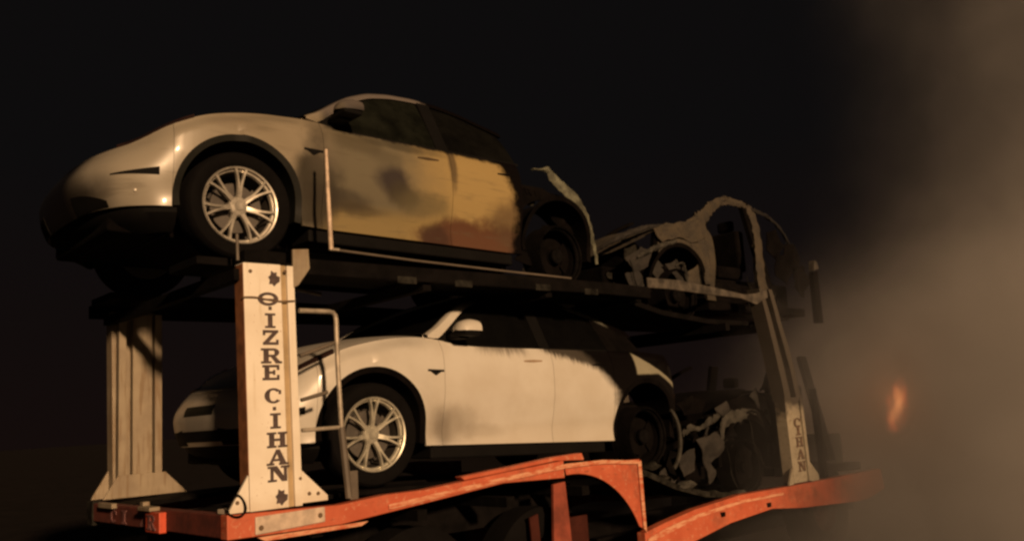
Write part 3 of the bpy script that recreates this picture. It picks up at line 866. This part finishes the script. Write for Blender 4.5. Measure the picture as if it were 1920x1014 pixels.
b.build('side_face_slab', M['orange_side'], c1)  # thin slab added to colour the column's left face darker orange
LW = .130
for ch, x, z, w, h in (('*', -.868, 1.342, .088, .100), ('@', -.909, 1.215, .135, .088), ('.', -.897, 1.156, .10, .05), ('I', -.898, 1.083, .105, .088), ('Z', -.897, .981, .120, .088), ('R', -.896, .870, .138, .090), ('E', -.898, .770, .125, .090),
                       ('C', -.887, .631, .125, .090), ('.', -.882, .552, .10, .05), ('I', -.877, .482, .105, .090), ('H', -.869, .370, .142, .090), ('A', -.868, .268, .142, .090), ('N', -.863, .172, .140, .090), ('*', -.849, .034, .09, .100)):
    put(ch, x, z, w, h, c1, M['letter'])
b = MB(); b.tube([(-1.075 + .34 * t, YN - .006 - .003 * sin(t * 9), 1.218 - .014 * t + .006 * sin(t * 7)) for t in [k / 16 for k in range(17)]], .0055, 6); b.build('tie_wire', M['wire'], c1, smooth=True)
b = MB(); b.tube([(-1.135 + .052 * cos(a), YN - .02 + .02 * sin(a * 2), .015 + .060 * sin(a)) for a in [2 * pi * k / 24 * .92 + 2.6 for k in range(25)]], .0065, 6); b.build('cable_loop', M['soot'], c1, smooth=True)
b = TB(); b.box(-1.175, -1.02, YN + .02, YN + .15, -.03, -.004).build('base_plate', M['cream'], bevel=.003)
for x, z in ((-1.12, .03), (-.66, .035), (-.60, .03), (-.72, .13), (-1.02, 1.38), (-.79, 1.39)):
    b = MB(); b.lathe([(0, -.009), (.010, -.008), (.013, .0)], 6); b.build('bolt', M['wire'], c1, (x, YN + (-.001 if z > 1 else .005), z))
# head of the column and its bracket
b = TB(); b.prism([(-.735, 1.535), (-.625, 1.545), (-.618, 1.42), (-.70, 1.31), (-.735, 1.29)], YN - .004, YN + .016); b.build('bracket_plate', M['cream_far'], bevel=.003)
b = TB(); b.box(-1.04, -.76, YN + .03, YN + .18, 1.436, 1.52); b.build('column_head', M['deck'], bevel=.01)
b = TB(); b.tube([(-1.10, YN - .005, 1.44), (-1.103, YN - .005, 1.60)], .010, 8).build('guide_rod', M['tube_dim'], smooth=True)

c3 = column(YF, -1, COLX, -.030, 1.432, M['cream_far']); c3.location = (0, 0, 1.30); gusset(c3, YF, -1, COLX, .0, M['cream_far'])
# inner face of the far column: ribs seen from here
for xa, xb, d in ((-1.04, -.985, .236), (-.93, -.78, .225), (-.765, -.71, .244)):
    b = MB(); b.box(xa, xb, YF - d, YF - .18, .0, 1.40); b.build('rib', M['cream_far'], c3, bevel=.004)
b = MB(); b.prism([(-1.16, -.01), (-1.05, .16), (-.69, .16), (-.52, -.01)], YF - .262, YF - .246); b.build('base_gusset', M['cream_far'], c3, bevel=.003)

# front column, scorched, lower half pale
def front_col(y_out, i, m, letters):
    c = column(y_out, i, 4.735, -.43, .42, m, lean=.02); c.location = (0, 0, 1.30)
    q = lambda d: y_out + i * d
    b = MB(); b.prism([(4.735 - .09, -.44), (4.735, -.27), (4.735, -.44)], q(.006), q(.028)); b.build('gusset_plate', m, c)
    b = MB(); b.prism([(5.072, -.44), (5.072, -.24), (5.22, -.38), (5.22, -.44)], q(.006), q(.028)); b.build('gusset_plate', m, c)
    for xa, xb, d0 in ((0, .085, 0), (.11, .17, .03), (.23, .33, 0.005)):
        b = MB(); rows = []
        for z in [.38 + k * .115 for k in range(11)]:
            t = (z - .38) / 1.15; x = 4.735 - .26 * t ** 1.2 + .012 * noise.noise(Vector((z * 6, xa * 20, 0)))
            w = 1 - .25 * t
            rows.append([(x + xa * w, q(d0), z), (x + xb * w, q(d0 + .004), z), (x + xb * w, q(.15), z), (x + xa * w, q(.15), z)])
        b.grid(rows, True); b.build('buckled_web', M['cream_burnt'], c, smooth=False)
    for ch, z in (('C', .16), ('I', .085), ('H', -.03), ('A', -.155), ('N', -.275)) if letters else ():
        put(ch, 4.905, z, .15, .10, c, M['letter_burnt'])
    return c
front_col(YN, 1, M['cream_burnt'], True); front_col(YF, -1, M['cream_burnt'], False)

# letters on the rear beam (facing backwards)
for ch, y in (('C', 1.66), ('I', 1.40), ('Z', .99), ('R', 1.18), ('E', .50)):
    pass
for ch, y in (('C', 1.62), ('I', 1.40), ('Z', 1.02), ('R', .745)):
    g = glyph(ch, .15, .095); o = g.build('letter', M['letter_far'], beam, (-1.1885 if ch != 'R' else -1.2385, y, -.108), (0, 0, -pi / 2))

# reflector plate on the near rail with two bolts
b = TB(); b.prism([(-1.02, -.162), (-1.02, -.060), (-.565, -.052), (-.565, -.142)], YN - .014, YN - .002); pl = b.build('reflector_plate', M['plate'], bevel=.006)
for x, z in ((-.985, -.125), (-.60, -.10)):
    b = MB(); b.lathe([(0, -.008), (.012, -.007), (.016, .0)], 12); b.build('bolt', M['wire'], pl, (x, YN - .014, z), smooth=True)
# wavy weld bead / flap under the rail
b = TB(); b.prism([(-1.0, -.178), (-.25, -.178), (-.3, -.20), (-.95, -.205)], YN + .004, YN + .02).build('rail_lip', M['red_edge'])

# lower wheel tracks and floor
def track(y0, y1, pts, name, m, th=.03):
    b = TB(); up = pts; b.prism(up + [(p[0], p[1] - th) for p in reversed(up)], y0, y1); return b.build(name, m, bevel=.004)
low_pts = [(-1.10, -.034), (-.3, .0 - .004), (.2, -.012), (1.6, -.082), (2.38, -.115), (2.75, -.145), (3.15, -.30), (3.55, -.405), (4.6, -.552), (6.4, -.60)]
for y0, y1 in ((-.03, .42), (1.50, 1.95)):
    track(y0, y1, low_pts, 'wheel_track', M['deck'])
track(-.05, -.034, [(p[0], p[1] + .02) for p in low_pts if p[0] > 2.3], 'track_edge', M['deck_grey'], .055)
b = TB(); b.box(-1.09, 2.35, .43, 1.49, -.16, -.13); b.build('floor_plate', M['deck'])
b = TB(); b.box(-.95, -.25, .75, 1.35, -.126, -.10); b.build('ramp_plate', M['deck_grey'], bevel=.004)
for x in (-.6, .2, 1.0, 1.8):
    b = TB(); b.box(x, x + .08, YN + .1, YF - .1, -.24, -.17 + .002); b.build('cross_member', M['deck'])
b = TB(); b.box(-1.0, 2.3, .45, .57, -.45, -.20).box(-1.0, 2.3, 1.35, 1.47, -.45, -.20).build('chassis_beam', M['deck'])
b = TB(); b.box(2.3, 7.2, .45, .57, -.98, -.72).box(2.3, 7.2, 1.35, 1.47, -.98, -.72).build('chassis_beam', M['deck'])
# red stays and dull red mudguard in the arch
b = TB(); b.prism([(1.55, -.13), (1.68, -.12), (1.72, -.75), (1.50, -.75)], -.12, -.09); b.build('stay', M['stay'], bevel=.004)
b = TB(); b.prism([(1.34, -.36), (1.43, -.34), (1.45, -.75), (1.36, -.75)], -.05, -.03); b.build('stay', M['red_dull'], bevel=.004)
b = TB(); b.box(1.76, 2.05, .02, .04, -.78, -.42); b.build('mudguard', M['red_dull'], bevel=.01)
# trailer road wheels
def road_wheel(x, y):
    b = MB(); b.lathe([(.26, -.12), (.30, -.14), (.44, -.15), (.495, -.12), (.50, 0), (.495, .12), (.44, .15), (.30, .14), (.26, .12)], 40)
    w = TB(); w.v, w.f = b.v, b.f; o = w.build('road_wheel', M['tyre'], loc=(x, y, -.80), smooth=True)
    b = MB(); b.lathe([(0, -.05), (.09, -.06), (.11, -.02), (.24, -.01), (.262, -.10), (.262, .1)], 32); b.build('rim', M['red_dull'], o, smooth=True)
for x in (.35, 1.55): road_wheel(x, .17); road_wheel(x, 1.75)
road_wheel(5.9, .2); road_wheel(5.9, 1.72)

# upper deck
up_pts = [(-1.25, 1.503), (-.2, 1.488), (1.0, 1.462), (2.55, 1.43), (3.2, 1.30), (3.9, 1.235), (5.2, 1.22)]
for y0, y1 in ((-.04, .40), (1.52, 1.96)):
    track(y0, y1, up_pts, 'upper_wheel_track', M['deck'], .05)
track(YN + .005, YN + .05, [(-.70, 1.485), (2.2, 1.475), (2.75, 1.46)], 'upper_side_rail', M['deck'], .10)
track(YF - .05, YF - .005, [(-1.20, 1.485), (2.2, 1.475), (4.4, 1.44)], 'upper_side_rail', M['deck'], .10)
b = TB(); b.prism([(2.72, 1.545), (3.2, 1.545), (3.75, 1.50), (4.2, 1.455), (4.42, 1.475), (4.62, 1.53), (4.62, 1.44), (4.40, 1.36), (4.15, 1.415), (3.6, 1.43), (3.0, 1.455), (2.72, 1.455)], YN, YN + .02); b.build('scorched_side_rail', M['deck_edge'], bevel=.005)
b = TB(); b.tube([(-.44, YN, 1.556), (.2, YN, 1.527), (1.1, YN, 1.500), (1.75, YN, 1.485)], .0085, 8); b.build('edge_tube', M['tube_dim'], smooth=True)
for x in (-1.1, .3, 1.5, 2.6, 3.9, 4.6):
    b = TB(); b.box(x, x + .07, YN + .05, YF - .05, 1.33 if x < 3 else 1.10, 1.40 if x < 3 else 1.17); b.build('upper_cross_member', M['deck'])
for x, z in ((.05, 1.36), (.55, 1.36), (1.35, 1.37), (1.9, 1.36)):
    b = TB(); b.box(x, x + .16, YN - .004, YN + .006, z, z + .05); b.build('rail_pocket', M['deck_grey'], bevel=.004)
b = TB(); b.tube([(-.473, YN, 2.225), (-.468, YN, 1.9), (-.458, YN, 1.555)], [.011, .014, .016], 10); b.build('guard_pole', M['pole'], smooth=True)
b = TB(); b.box(-.47, -.40, YN - .012, YN + .02, 1.548, 1.566).build('pole_foot', M['tube'], bevel=.004)
# hose and soft junk under the upper rear end
b = TB(); b.tube([(-.95, .2, 1.40), (-.8, .1, 1.34), (-.6, .12, 1.37), (-.3, .15, 1.33)], .015, 8).build('brake_hose', M['deck_edge'], smooth=True)

# guard frame beside the near column
b = TB(); b.tube([(-.70, YN, 1.150), (-.49, YN, 1.150), (-.462, YN, 1.145), (-.446, YN, 1.128), (-.440, YN, 1.10), (-.436, YN, .75), (-.424, YN, .40)], .0155, 10); fr1 = b.build('guard_frame', M['tube'], smooth=True)
for (z0, z1, x1) in ((.868, .955, -.438), (.597, .640, -.515), (.415, .418, -.43)):
    b = TB(); b.tube([(-.70, YN + .004, z0), (x1, YN + .004, z1)], .0125, 8); b.build('guard_bar', M['tube'] if z0 < .5 else M['tube_dim'], smooth=True)
b = TB(); b.tube([(-.424, YN + .002, .42), (-.405, YN + .002, .20), (-.385, YN + .002, -.02)], .024, 8); b.build('guard_leg', M['tube_dim'], smooth=True)
b = TB(); b.box(-.345, -.285, YN + .05, YN + .07, -.04, .14).build('wheel_stop', M['tube_dim'], bevel=.004)
# front-end post with a pale cap
b = TB(); b.prism([(5.60, 1.78), (5.70, 1.80), (5.68, 1.87), (5.63, 1.90)], YN - .01, YN + .07); b.build('post_cap', M['deck_edge'], bevel=.01)
b = TB(); b.prism([(5.56, 1.20), (5.68, 1.20), (5.69, 1.78), (5.58, 1.77)], YN, YN + .06); b.build('headboard_post', M['soot'], bevel=.01)
b = TB(); b.prism([(5.38, -.44), (5.44, -.44), (5.40, .50), (5.35, .50)], YN + .02, YN + .09); b.build('headboard_post', M['soot'], bevel=.01)

# ================================================================== cars
PU = .0242; PLo = .0487
car_a = thing('electric_crossover', 'soot-stained pearl electric crossover on the upper deck, doors scorched and rear burnt away', 'car', (-.936, 0, 1.511), PU, 'crossovers loaded on the transporter')
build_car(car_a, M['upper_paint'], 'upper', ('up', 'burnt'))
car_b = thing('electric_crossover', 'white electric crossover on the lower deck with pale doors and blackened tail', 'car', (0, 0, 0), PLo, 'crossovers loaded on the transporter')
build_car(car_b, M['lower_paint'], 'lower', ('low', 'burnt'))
car_c = thing('electric_crossover', 'burnt-out brown car shell at the front of the upper deck with its doors gone', 'car', (3.68, .08, 1.185), .012, 'crossovers loaded on the transporter')
build_car(car_c, M['burnt_up'], 'wreck', ('burnt', 'burnt'))
car_d = thing('electric_crossover', 'charred car wreck at the front of the lower deck behind the scorched column', 'car', (4.50, .06, -.545), .045, 'crossovers loaded on the transporter')
build_car(car_d, M['soot'], 'wreck', ('burnt', 'burnt'))

# upper car: what is left of the rear quarter, a curved ragged strip
rnd = random.Random(4)
path = [(2.66, .10, 1.050), (2.78, .10, 1.075), (2.88, .11, 1.11), (2.98, .12, 1.055), (3.12, .13, .985), (3.28, .16, .93), (3.42, .22, .86), (3.52, .26, .79), (3.60, .30, .70), (3.66, .34, .60), (3.70, .37, .50), (3.735, .39, .36)]
wid = [.012, .03, .09, .12, .12, .13, .13, .12, .11, .075, .045, .03]
rows = []
for k in range(45):
    t = k / 44 * (len(path) - 1); i = min(int(t), len(path) - 2); fr = t - i
    p = Vector(path[i]).lerp(Vector(path[i + 1]), fr); w = wid[i] + (wid[i + 1] - wid[i]) * fr
    d = (Vector(path[i + 1]) - Vector(path[i])).normalized(); nrm = Vector((-d.z, 0, d.x)) * -1
    if nrm.z > 0: nrm = -nrm
    jag = w * (1 + .35 * noise.noise(Vector((k * .55, 0, 3))))
    jo = .012 * noise.noise(Vector((k * .7, 5, 3)))
    rows.append([p - nrm * jo + nrm * jag * q + Vector((0, -.03 * sin(pi * q) - .02 * q, 0)) for q in (0, .25, .5, .75, 1)])
b = MB(); o = b.grid(rows).build('rear_quarter_remnant', M['ash'], car_a, smooth=True, solid=.012); o['label'] = 'ash-grey curved strip left of the burnt rear quarter'
# lower car, ash-grey bead crescent on the rear rim edge
rows = []
for k in range(20):
    a = radians(62 - 124 * k / 19); w = .030 + .018 * sin(pi * k / 19)
    rows.append([Vector((REAR + .22 + r * cos(a) * .72, -.01, .27 + r * sin(a) * 1.02)) + Vector((0, .01 * noise.noise(Vector((k, 0, 0))), 0)) for r in (.275, .275 + w)])
b = MB(); b.grid(rows).build('burnt_tyre_bead', M['ash_dim'], car_b, smooth=True, solid=.02)

# wreck pieces: crumpled bands and torn sheets on the front cars
def band(parent, path, name, m, th=.03, seed=0, n=40, depth=.05, ragged=.25):
    """curved sheet-metal band along (x, y, z, width) points, crumpled and ragged"""
    rows = []
    for k in range(n + 1):
        t = k / n * (len(path) - 1); i = min(int(t), len(path) - 2); fr = t - i
        P0 = Vector(path[max(0, i - 1)][:3]); P1 = Vector(path[i][:3]); P2 = Vector(path[i + 1][:3]); P3 = Vector(path[min(len(path) - 1, i + 2)][:3])
        p = .5 * ((2 * P1) + (P2 - P0) * fr + (2 * P0 - 5 * P1 + 4 * P2 - P3) * fr ** 2 + (3 * P1 - P0 - 3 * P2 + P3) * fr ** 3)
        d = ((P2 - P0).normalized() * (1 - fr) + (P3 - P1).normalized() * fr).normalized()
        nrm = Vector((-d.z, 0, d.x)).normalized(); w = path[i][3] + (path[i + 1][3] - path[i][3]) * fr; row = []
        for j in range(6):
            q = j / 5 - .5; e = noise.noise(Vector((k * .9, j * .4, seed))) * ragged * w * (abs(q) * 2) + noise.noise(Vector((k * .22, 7, seed))) * ragged * w * .5
            row.append(p + nrm * (q * w + e) + Vector((0, depth * (q * q * 2 - .2) + .022 * noise.noise(Vector((k * .6, j * 1.1, seed + 9))), 0)))
        rows.append(row)
    b = MB(); return b.grid(rows).build(name, m, parent, smooth=True, solid=th)
def torn(parent, pts, m, y, seed, name='torn_panel', amp=.05, th=.01):
    bm = bmesh.new(); vs = [bm.verts.new((p[0], y, p[1])) for p in pts]; c = bm.verts.new((sum(p[0] for p in pts) / len(pts), y, sum(p[1] for p in pts) / len(pts)))
    for i in range(len(vs)): bm.faces.new((vs[i], vs[(i + 1) % len(vs)], c))
    bmesh.ops.subdivide_edges(bm, edges=bm.edges[:], cuts=4, use_grid_fill=True)
    for v in bm.verts:
        a = noise.noise_vector(v.co * 7 + Vector((seed * 3.1, 0, 0))); b2 = noise.noise_vector(v.co * 19 + Vector((0, seed, 0)))
        v.co += Vector((a.x * .025, a.y * amp * .7, a.z * .025)) + b2 * .006
    bmesh.ops.triangulate(bm, faces=bm.faces[:])
    me = bpy.data.meshes.new('t'); bm.to_mesh(me); bm.free(); me.materials.append(m)
    o = link(name, me, parent); q = o.modifiers.new('s', 'SOLIDIFY'); q.thickness = th; return o
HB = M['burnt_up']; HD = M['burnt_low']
band(car_c, [(.02, .03, .97, .10), (.30, .04, 1.03, .15), (.52, .08, 1.12, .17), (.82, .16, 1.29, .13), (1.12, .24, 1.43, .10), (1.42, .27, 1.475, .085), (1.70, .27, 1.455, .075)], 'roof_hoop', HB, .04, 1, 48, .03, .18)
band(car_c, [(1.70, .27, 1.46, .11), (1.75, .24, 1.36, .14), (1.73, .18, 1.12, .15), (1.60, .10, .80, .15), (1.48, .02, .50, .17), (1.50, -.04, .35, .20)], 'door_pillar', HB, .05, 2, 40, .03, .15)
band(car_c, [(1.72, .28, 1.45, .06), (1.95, .29, 1.43, .045), (2.20, .27, 1.36, .04), (2.40, .24, 1.20, .03), (2.50, .22, 1.0, .02)], 'roof_edge', M['deck_edge'] if False else HD, .03, 3, 30, .02, .3)
band(car_c, [(.43, .03, .90, .14), (.46, .02, .74, .12), (.45, .0, .58, .08), (.42, .0, .42, .05)], 'front_fender_edge', HB, .02, 4, 20)
torn(car_c, [(-.42, .90), (-.2, .99), (.10, 1.03), (.42, 1.10), (.46, .90), (.20, .84), (-.04, .86), (-.28, .80)], HB, -.02, 5, 'front_fender_skin', .03)
band(car_c, [(-.86, .34, .72, .03), (-.78, .12, .80, .05), (-.55, .05, .90, .06), (-.30, .04, .96, .05), (-.02, .05, .99, .04)], 'bonnet_edge', HD, .02, 6)
band(car_c, [(-.62, .02, .62, .03), (-.42, .0, .71, .05), (-.22, .0, .78, .06), (-.02, .0, .83, .04)], 'torn_panel', M['ash_dim'], .012, 7)
torn(car_c, [(-.76, .60), (-.52, .74), (-.36, .72), (-.44, .56), (-.62, .50)], HD, .06, 8)
torn(car_c, [(-.78, .46), (-.60, .50), (-.52, .36), (-.62, .24), (-.76, .30)], HD, .05, 9)
torn(car_c, [(-.16, .60), (.0, .66), (.16, .58), (.20, .44), (.08, .40), (-.06, .50)], HD, .06, 10)
torn(car_c, [(.12, .52), (.30, .62), (.34, .40), (.20, .34)], HB, .03, 11)
band(car_c, [(-.05, .02, .58, .02), (.08, .02, .62, .03), (.12, .02, .50, .03), (.16, .02, .38, .02)], 'torn_panel', M['ash_dim'], .01, 12, 20)
torn(car_c, [(.52, .45), (1.0, .50), (1.4, .46), (1.4, .28), (.5, .26)], M['soot'], .10, 13, 'charred_sill')
for k, (x, z) in enumerate(((2.1, .75), (2.45, .62), (1.95, 1.02), (2.3, .90))):
    torn(car_c, [(x - .16, z - .1), (x + .05, z - .2), (x + .2, z), (x + .08, z + .16), (x - .12, z + .12)], M['soot'], .12, 20 + k, 'charred_panel', .08)

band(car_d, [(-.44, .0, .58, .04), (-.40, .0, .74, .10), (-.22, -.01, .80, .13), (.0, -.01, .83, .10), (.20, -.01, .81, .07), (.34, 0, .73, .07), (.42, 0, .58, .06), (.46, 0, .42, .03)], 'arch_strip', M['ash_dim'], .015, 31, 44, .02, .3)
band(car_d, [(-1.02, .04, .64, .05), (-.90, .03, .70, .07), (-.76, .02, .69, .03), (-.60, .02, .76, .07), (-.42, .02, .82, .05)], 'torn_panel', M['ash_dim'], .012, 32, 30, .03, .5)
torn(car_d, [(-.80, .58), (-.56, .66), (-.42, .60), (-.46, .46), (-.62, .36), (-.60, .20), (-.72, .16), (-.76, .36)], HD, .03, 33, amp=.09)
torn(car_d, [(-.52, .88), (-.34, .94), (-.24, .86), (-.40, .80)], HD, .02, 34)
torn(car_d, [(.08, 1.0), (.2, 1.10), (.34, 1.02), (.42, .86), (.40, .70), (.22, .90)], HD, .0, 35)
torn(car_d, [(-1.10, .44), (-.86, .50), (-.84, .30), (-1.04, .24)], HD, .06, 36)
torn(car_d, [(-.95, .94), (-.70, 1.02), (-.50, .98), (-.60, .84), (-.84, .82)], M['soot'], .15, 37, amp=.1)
rnd = random.Random(11)
for k in range(16):
    x = rnd.uniform(-1.1, .5); z = rnd.uniform(.12, .95); r = rnd.uniform(.06, .16)
    torn(car_d, [(x + r * cos(a) * rnd.uniform(.5, 1.2), z + r * sin(a) * rnd.uniform(.5, 1.2)) for a in [2 * pi * q / 6 for q in range(6)]], rnd.choice([HD, M['soot'], M['soot'], M['soot']]), rnd.uniform(.03, .3), 40 + k, 'charred_fragment', .09)
for k in range(9):
    x = rnd.uniform(-.9, .0); z = rnd.uniform(.2, .85); r = rnd.uniform(.05, .13)
    torn(car_c, [(x + r * cos(a) * rnd.uniform(.5, 1.2), z + r * sin(a) * rnd.uniform(.5, 1.2)) for a in [2 * pi * q / 6 for q in range(6)]], rnd.choice([HD, M['soot'], M['deck_grey']]), rnd.uniform(.05, .3), 70 + k, 'charred_fragment', .09)
# burnt wiring hanging down
for k in range(7):
    par = car_c if k % 2 else car_d; x = rnd.uniform(-.8, 1.2); z = rnd.uniform(.5, .95)
    b = MB(); b.tube([(x + .05 * q + .03 * sin(q * 1.7 + k), .0 + .02 * sin(q + k), z - .10 * q - .02 * q * q * .3) for q in [i / 2 for i in range(9)]], .006, 5); b.build('burnt_wire', M['deck_grey'], par, smooth=True)
# upper car: lumps and drips at the burnt tail
for k in range(10):
    x = rnd.uniform(2.5, 3.4); z = rnd.uniform(.25, .95) * (1 - .5 * (x - 2.5) / 1.6); r = rnd.uniform(.05, .14)
    torn(car_a, [(x + r * cos(a) * rnd.uniform(.5, 1.2), z + r * sin(a) * rnd.uniform(.5, 1.2)) for a in [2 * pi * q / 6 for q in range(6)]], rnd.choice([M['soot'], M['deck_grey'], M['soot']]), rnd.uniform(.12, .25), 90 + k, 'charred_fragment', .09)

# ash-covered debris lying on the low front deck
DEB = [(2.85, -.02, -.10, .10), (3.05, .02, -.22, .07), (3.32, -.02, -.31, .12), (3.70, -.03, -.42, .08), (4.15, .0, -.47, .10), (4.45, -.02, -.50, .09)]
pos_txt = ['topmost chunk of ash-grey debris where the lower track starts to drop', 'small charred lump just below the topmost debris on the dropping track', 'wide ash-grey lump halfway down the dropping lower track', 'charred lump on the track below the crumpled nose of the lower wreck', 'pale-topped debris lump under the arch of the lower wreck', 'charred debris lump on the track next to the scorched column foot']
for i, (x, y, z, s) in enumerate(DEB):
    bm = bmesh.new(); bmesh.ops.create_icosphere(bm, subdivisions=2, radius=1)
    for v in bm.verts: v.co = Vector((v.co.x * s, v.co.y * s * .7, v.co.z * s * .35)) * (1 + .5 * noise.noise(v.co * 1.7 + Vector((i * 7, 0, 0))))
    me = bpy.data.meshes.new('d'); bm.to_mesh(me); bm.free(); me.materials.append(M['ash_dim'] if i in (2, 4) else M['deck_grey'])
    o = link('burnt_debris', me, None, (x, y, z)); tag(o, pos_txt[i], 'debris', 'charred lumps on the lower track')

# ================================================================== flame
def flame_shader():
    m = bpy.data.materials.new('flame'); m.use_nodes = True; t = m.node_tree; t.nodes.clear(); x = NX(t)
    out = x.n('ShaderNodeOutputMaterial'); em = x.n('ShaderNodeEmission'); vec, X, Y, Z = x.coords()
    n = x.noise(vec, 4.5, 3); n2 = x.noise(x.scaled(vec, (1, 1, .5)), 9, 3)
    xx = x.add(x.sub(X, x.mul(x.add(Z, .3), .42)), x.mul(x.sub(n, .5), .30))
    wd = x.sub(.17, x.mul(Z, .12))
    dx = x.m('DIVIDE', xx, wd); dy = x.m('DIVIDE', Y, .16); dz = x.mul(Z, 1 / .40)
    r = x.m('SQRT', x.add(x.add(x.mul(dx, dx), x.mul(dy, dy)), x.mul(dz, dz)))
    core = x.m('POWER', x.m('MAXIMUM', x.sub(1.0, r), 0.0), .8)
    st = x.mul(core, x.add(.25, x.mul(x.step(n2, .40, .62), 1.4)))
    c = x.mix(x.step(core, .2, .7), (1, .14, .03), (1, .34, .10)); t.links.new(c, em.inputs['Color'])
    t.links.new(x.mul(st, 6.0), em.inputs['Strength']); t.links.new(em.outputs[0], out.inputs['Volume'])
    return m
bm = bmesh.new(); bmesh.ops.create_icosphere(bm, subdivisions=3, radius=1)
for v in bm.verts: v.co = Vector((v.co.x * .34 + .12 + v.co.z * .16, v.co.y * .24, v.co.z * .46)) * (1 + .08 * noise.noise(v.co * 3))
me = bpy.data.meshes.new('flame'); bm.to_mesh(me); bm.free(); me.materials.append(flame_shader())
fl = link('flame', me, None, (8.80, .55, .22))
fl_light = bpy.data.lights.new('fire_glow', 'POINT'); fl_light.energy = 13; fl_light.color = (1, .30, .08); fl_light.shadow_soft_size = .35
flo = bpy.data.objects.new('fire_glow', fl_light); COL.objects.link(flo); flo.location = (9.15, .75, .35)
tag(fl, 'small orange-red flame glowing through the smoke beyond the front of the trailer', 'flame')

# ================================================================== smoke
def smoke():
    bm = bmesh.new(); bmesh.ops.create_cube(bm, size=1)
    for v in bm.verts: v.co = Vector((3.6 + (v.co.x + .5) * 15.4, -3.6 + (v.co.y + .5) * 14.6, -1.25 + (v.co.z + .5) * 13.5))
    me = bpy.data.meshes.new('smoke'); bm.to_mesh(me); bm.free()
    m = bpy.data.materials.new('smoke'); m.use_nodes = True; t = m.node_tree; t.nodes.clear(); x = NX(t)
    out = x.n('ShaderNodeOutputMaterial'); pv = x.n('ShaderNodeVolumePrincipled')
    vec, X, Y, Z = x.coords()
    warp = x.n('ShaderNodeVectorMath', operation='MULTIPLY_ADD'); wn_ = x.n('ShaderNodeTexNoise'); wn_.inputs['Scale'].default_value = .5; wn_.inputs['Detail'].default_value = 2
    t.links.new(vec, wn_.inputs['Vector']); t.links.new(wn_.outputs['Color'], warp.inputs[0]); warp.inputs[1].default_value = (2.2, 2.2, 2.2); t.links.new(vec, warp.inputs[2]); wv = warp.outputs[0]
    n = x.noise(wv, .30, 2, .5); n2 = x.noise(x.scaled(wv, (1, 1, .8)), .75, 4, .6)
    # the wind drives it off the cab towards the near side of the road, so its flank runs obliquely
    k = x.sub(x.mul(x.add(X, 3.42), .47), x.mul(x.add(Y, 5.27), .88))
    k = x.add(k, x.mul(x.sub(n, .5), 2.4))
    k = x.add(k, x.mul(x.sub(n2, .5), 2.2))
    k = x.add(k, x.mul(x.m('MAXIMUM', x.sub(.8, Z), -1.5), 1.25))
    d = x.m('POWER', x.step(k, -2.2, 4.6), 1.5)
    edge = x.mul(x.step(X, 3.6, 5.2), x.mul(x.step(Y, -3.6, -2.2), x.sub(1.0, x.step(X, 16.0, 19.0))))
    edge = x.mul(edge, x.sub(1.0, x.step(Z, 8.5, 12.2)))
    edge = x.mul(edge, x.sub(1.0, x.step(Y, 7.0, 11.0)))
    low = x.sub(1.0, x.mul(x.step(x.add(Z, x.mul(x.sub(n, .5), 3.0)), .8, 4.2), .92))
    dens = x.mul(x.mul(x.mul(d, edge), low), x.mul(x.add(.20, x.mul(x.step(n2, .26, .74), .85)), 1.30))
    pv.inputs['Color'].default_value = (.76, .74, .74, 1); t.links.new(dens, pv.inputs['Density'])
    pv.inputs['Anisotropy'].default_value = 0.0
    t.links.new(pv.outputs[0], out.inputs['Volume'])
    me.materials.append(m)
    try: m.cycles.volume_sampling = 'MULTIPLE_IMPORTANCE'
    except Exception: pass
    o = link('smoke', me); tag(o, 'thick brown smoke billowing from the front end of the transporter', 'smoke', kind='stuff')
smoke()
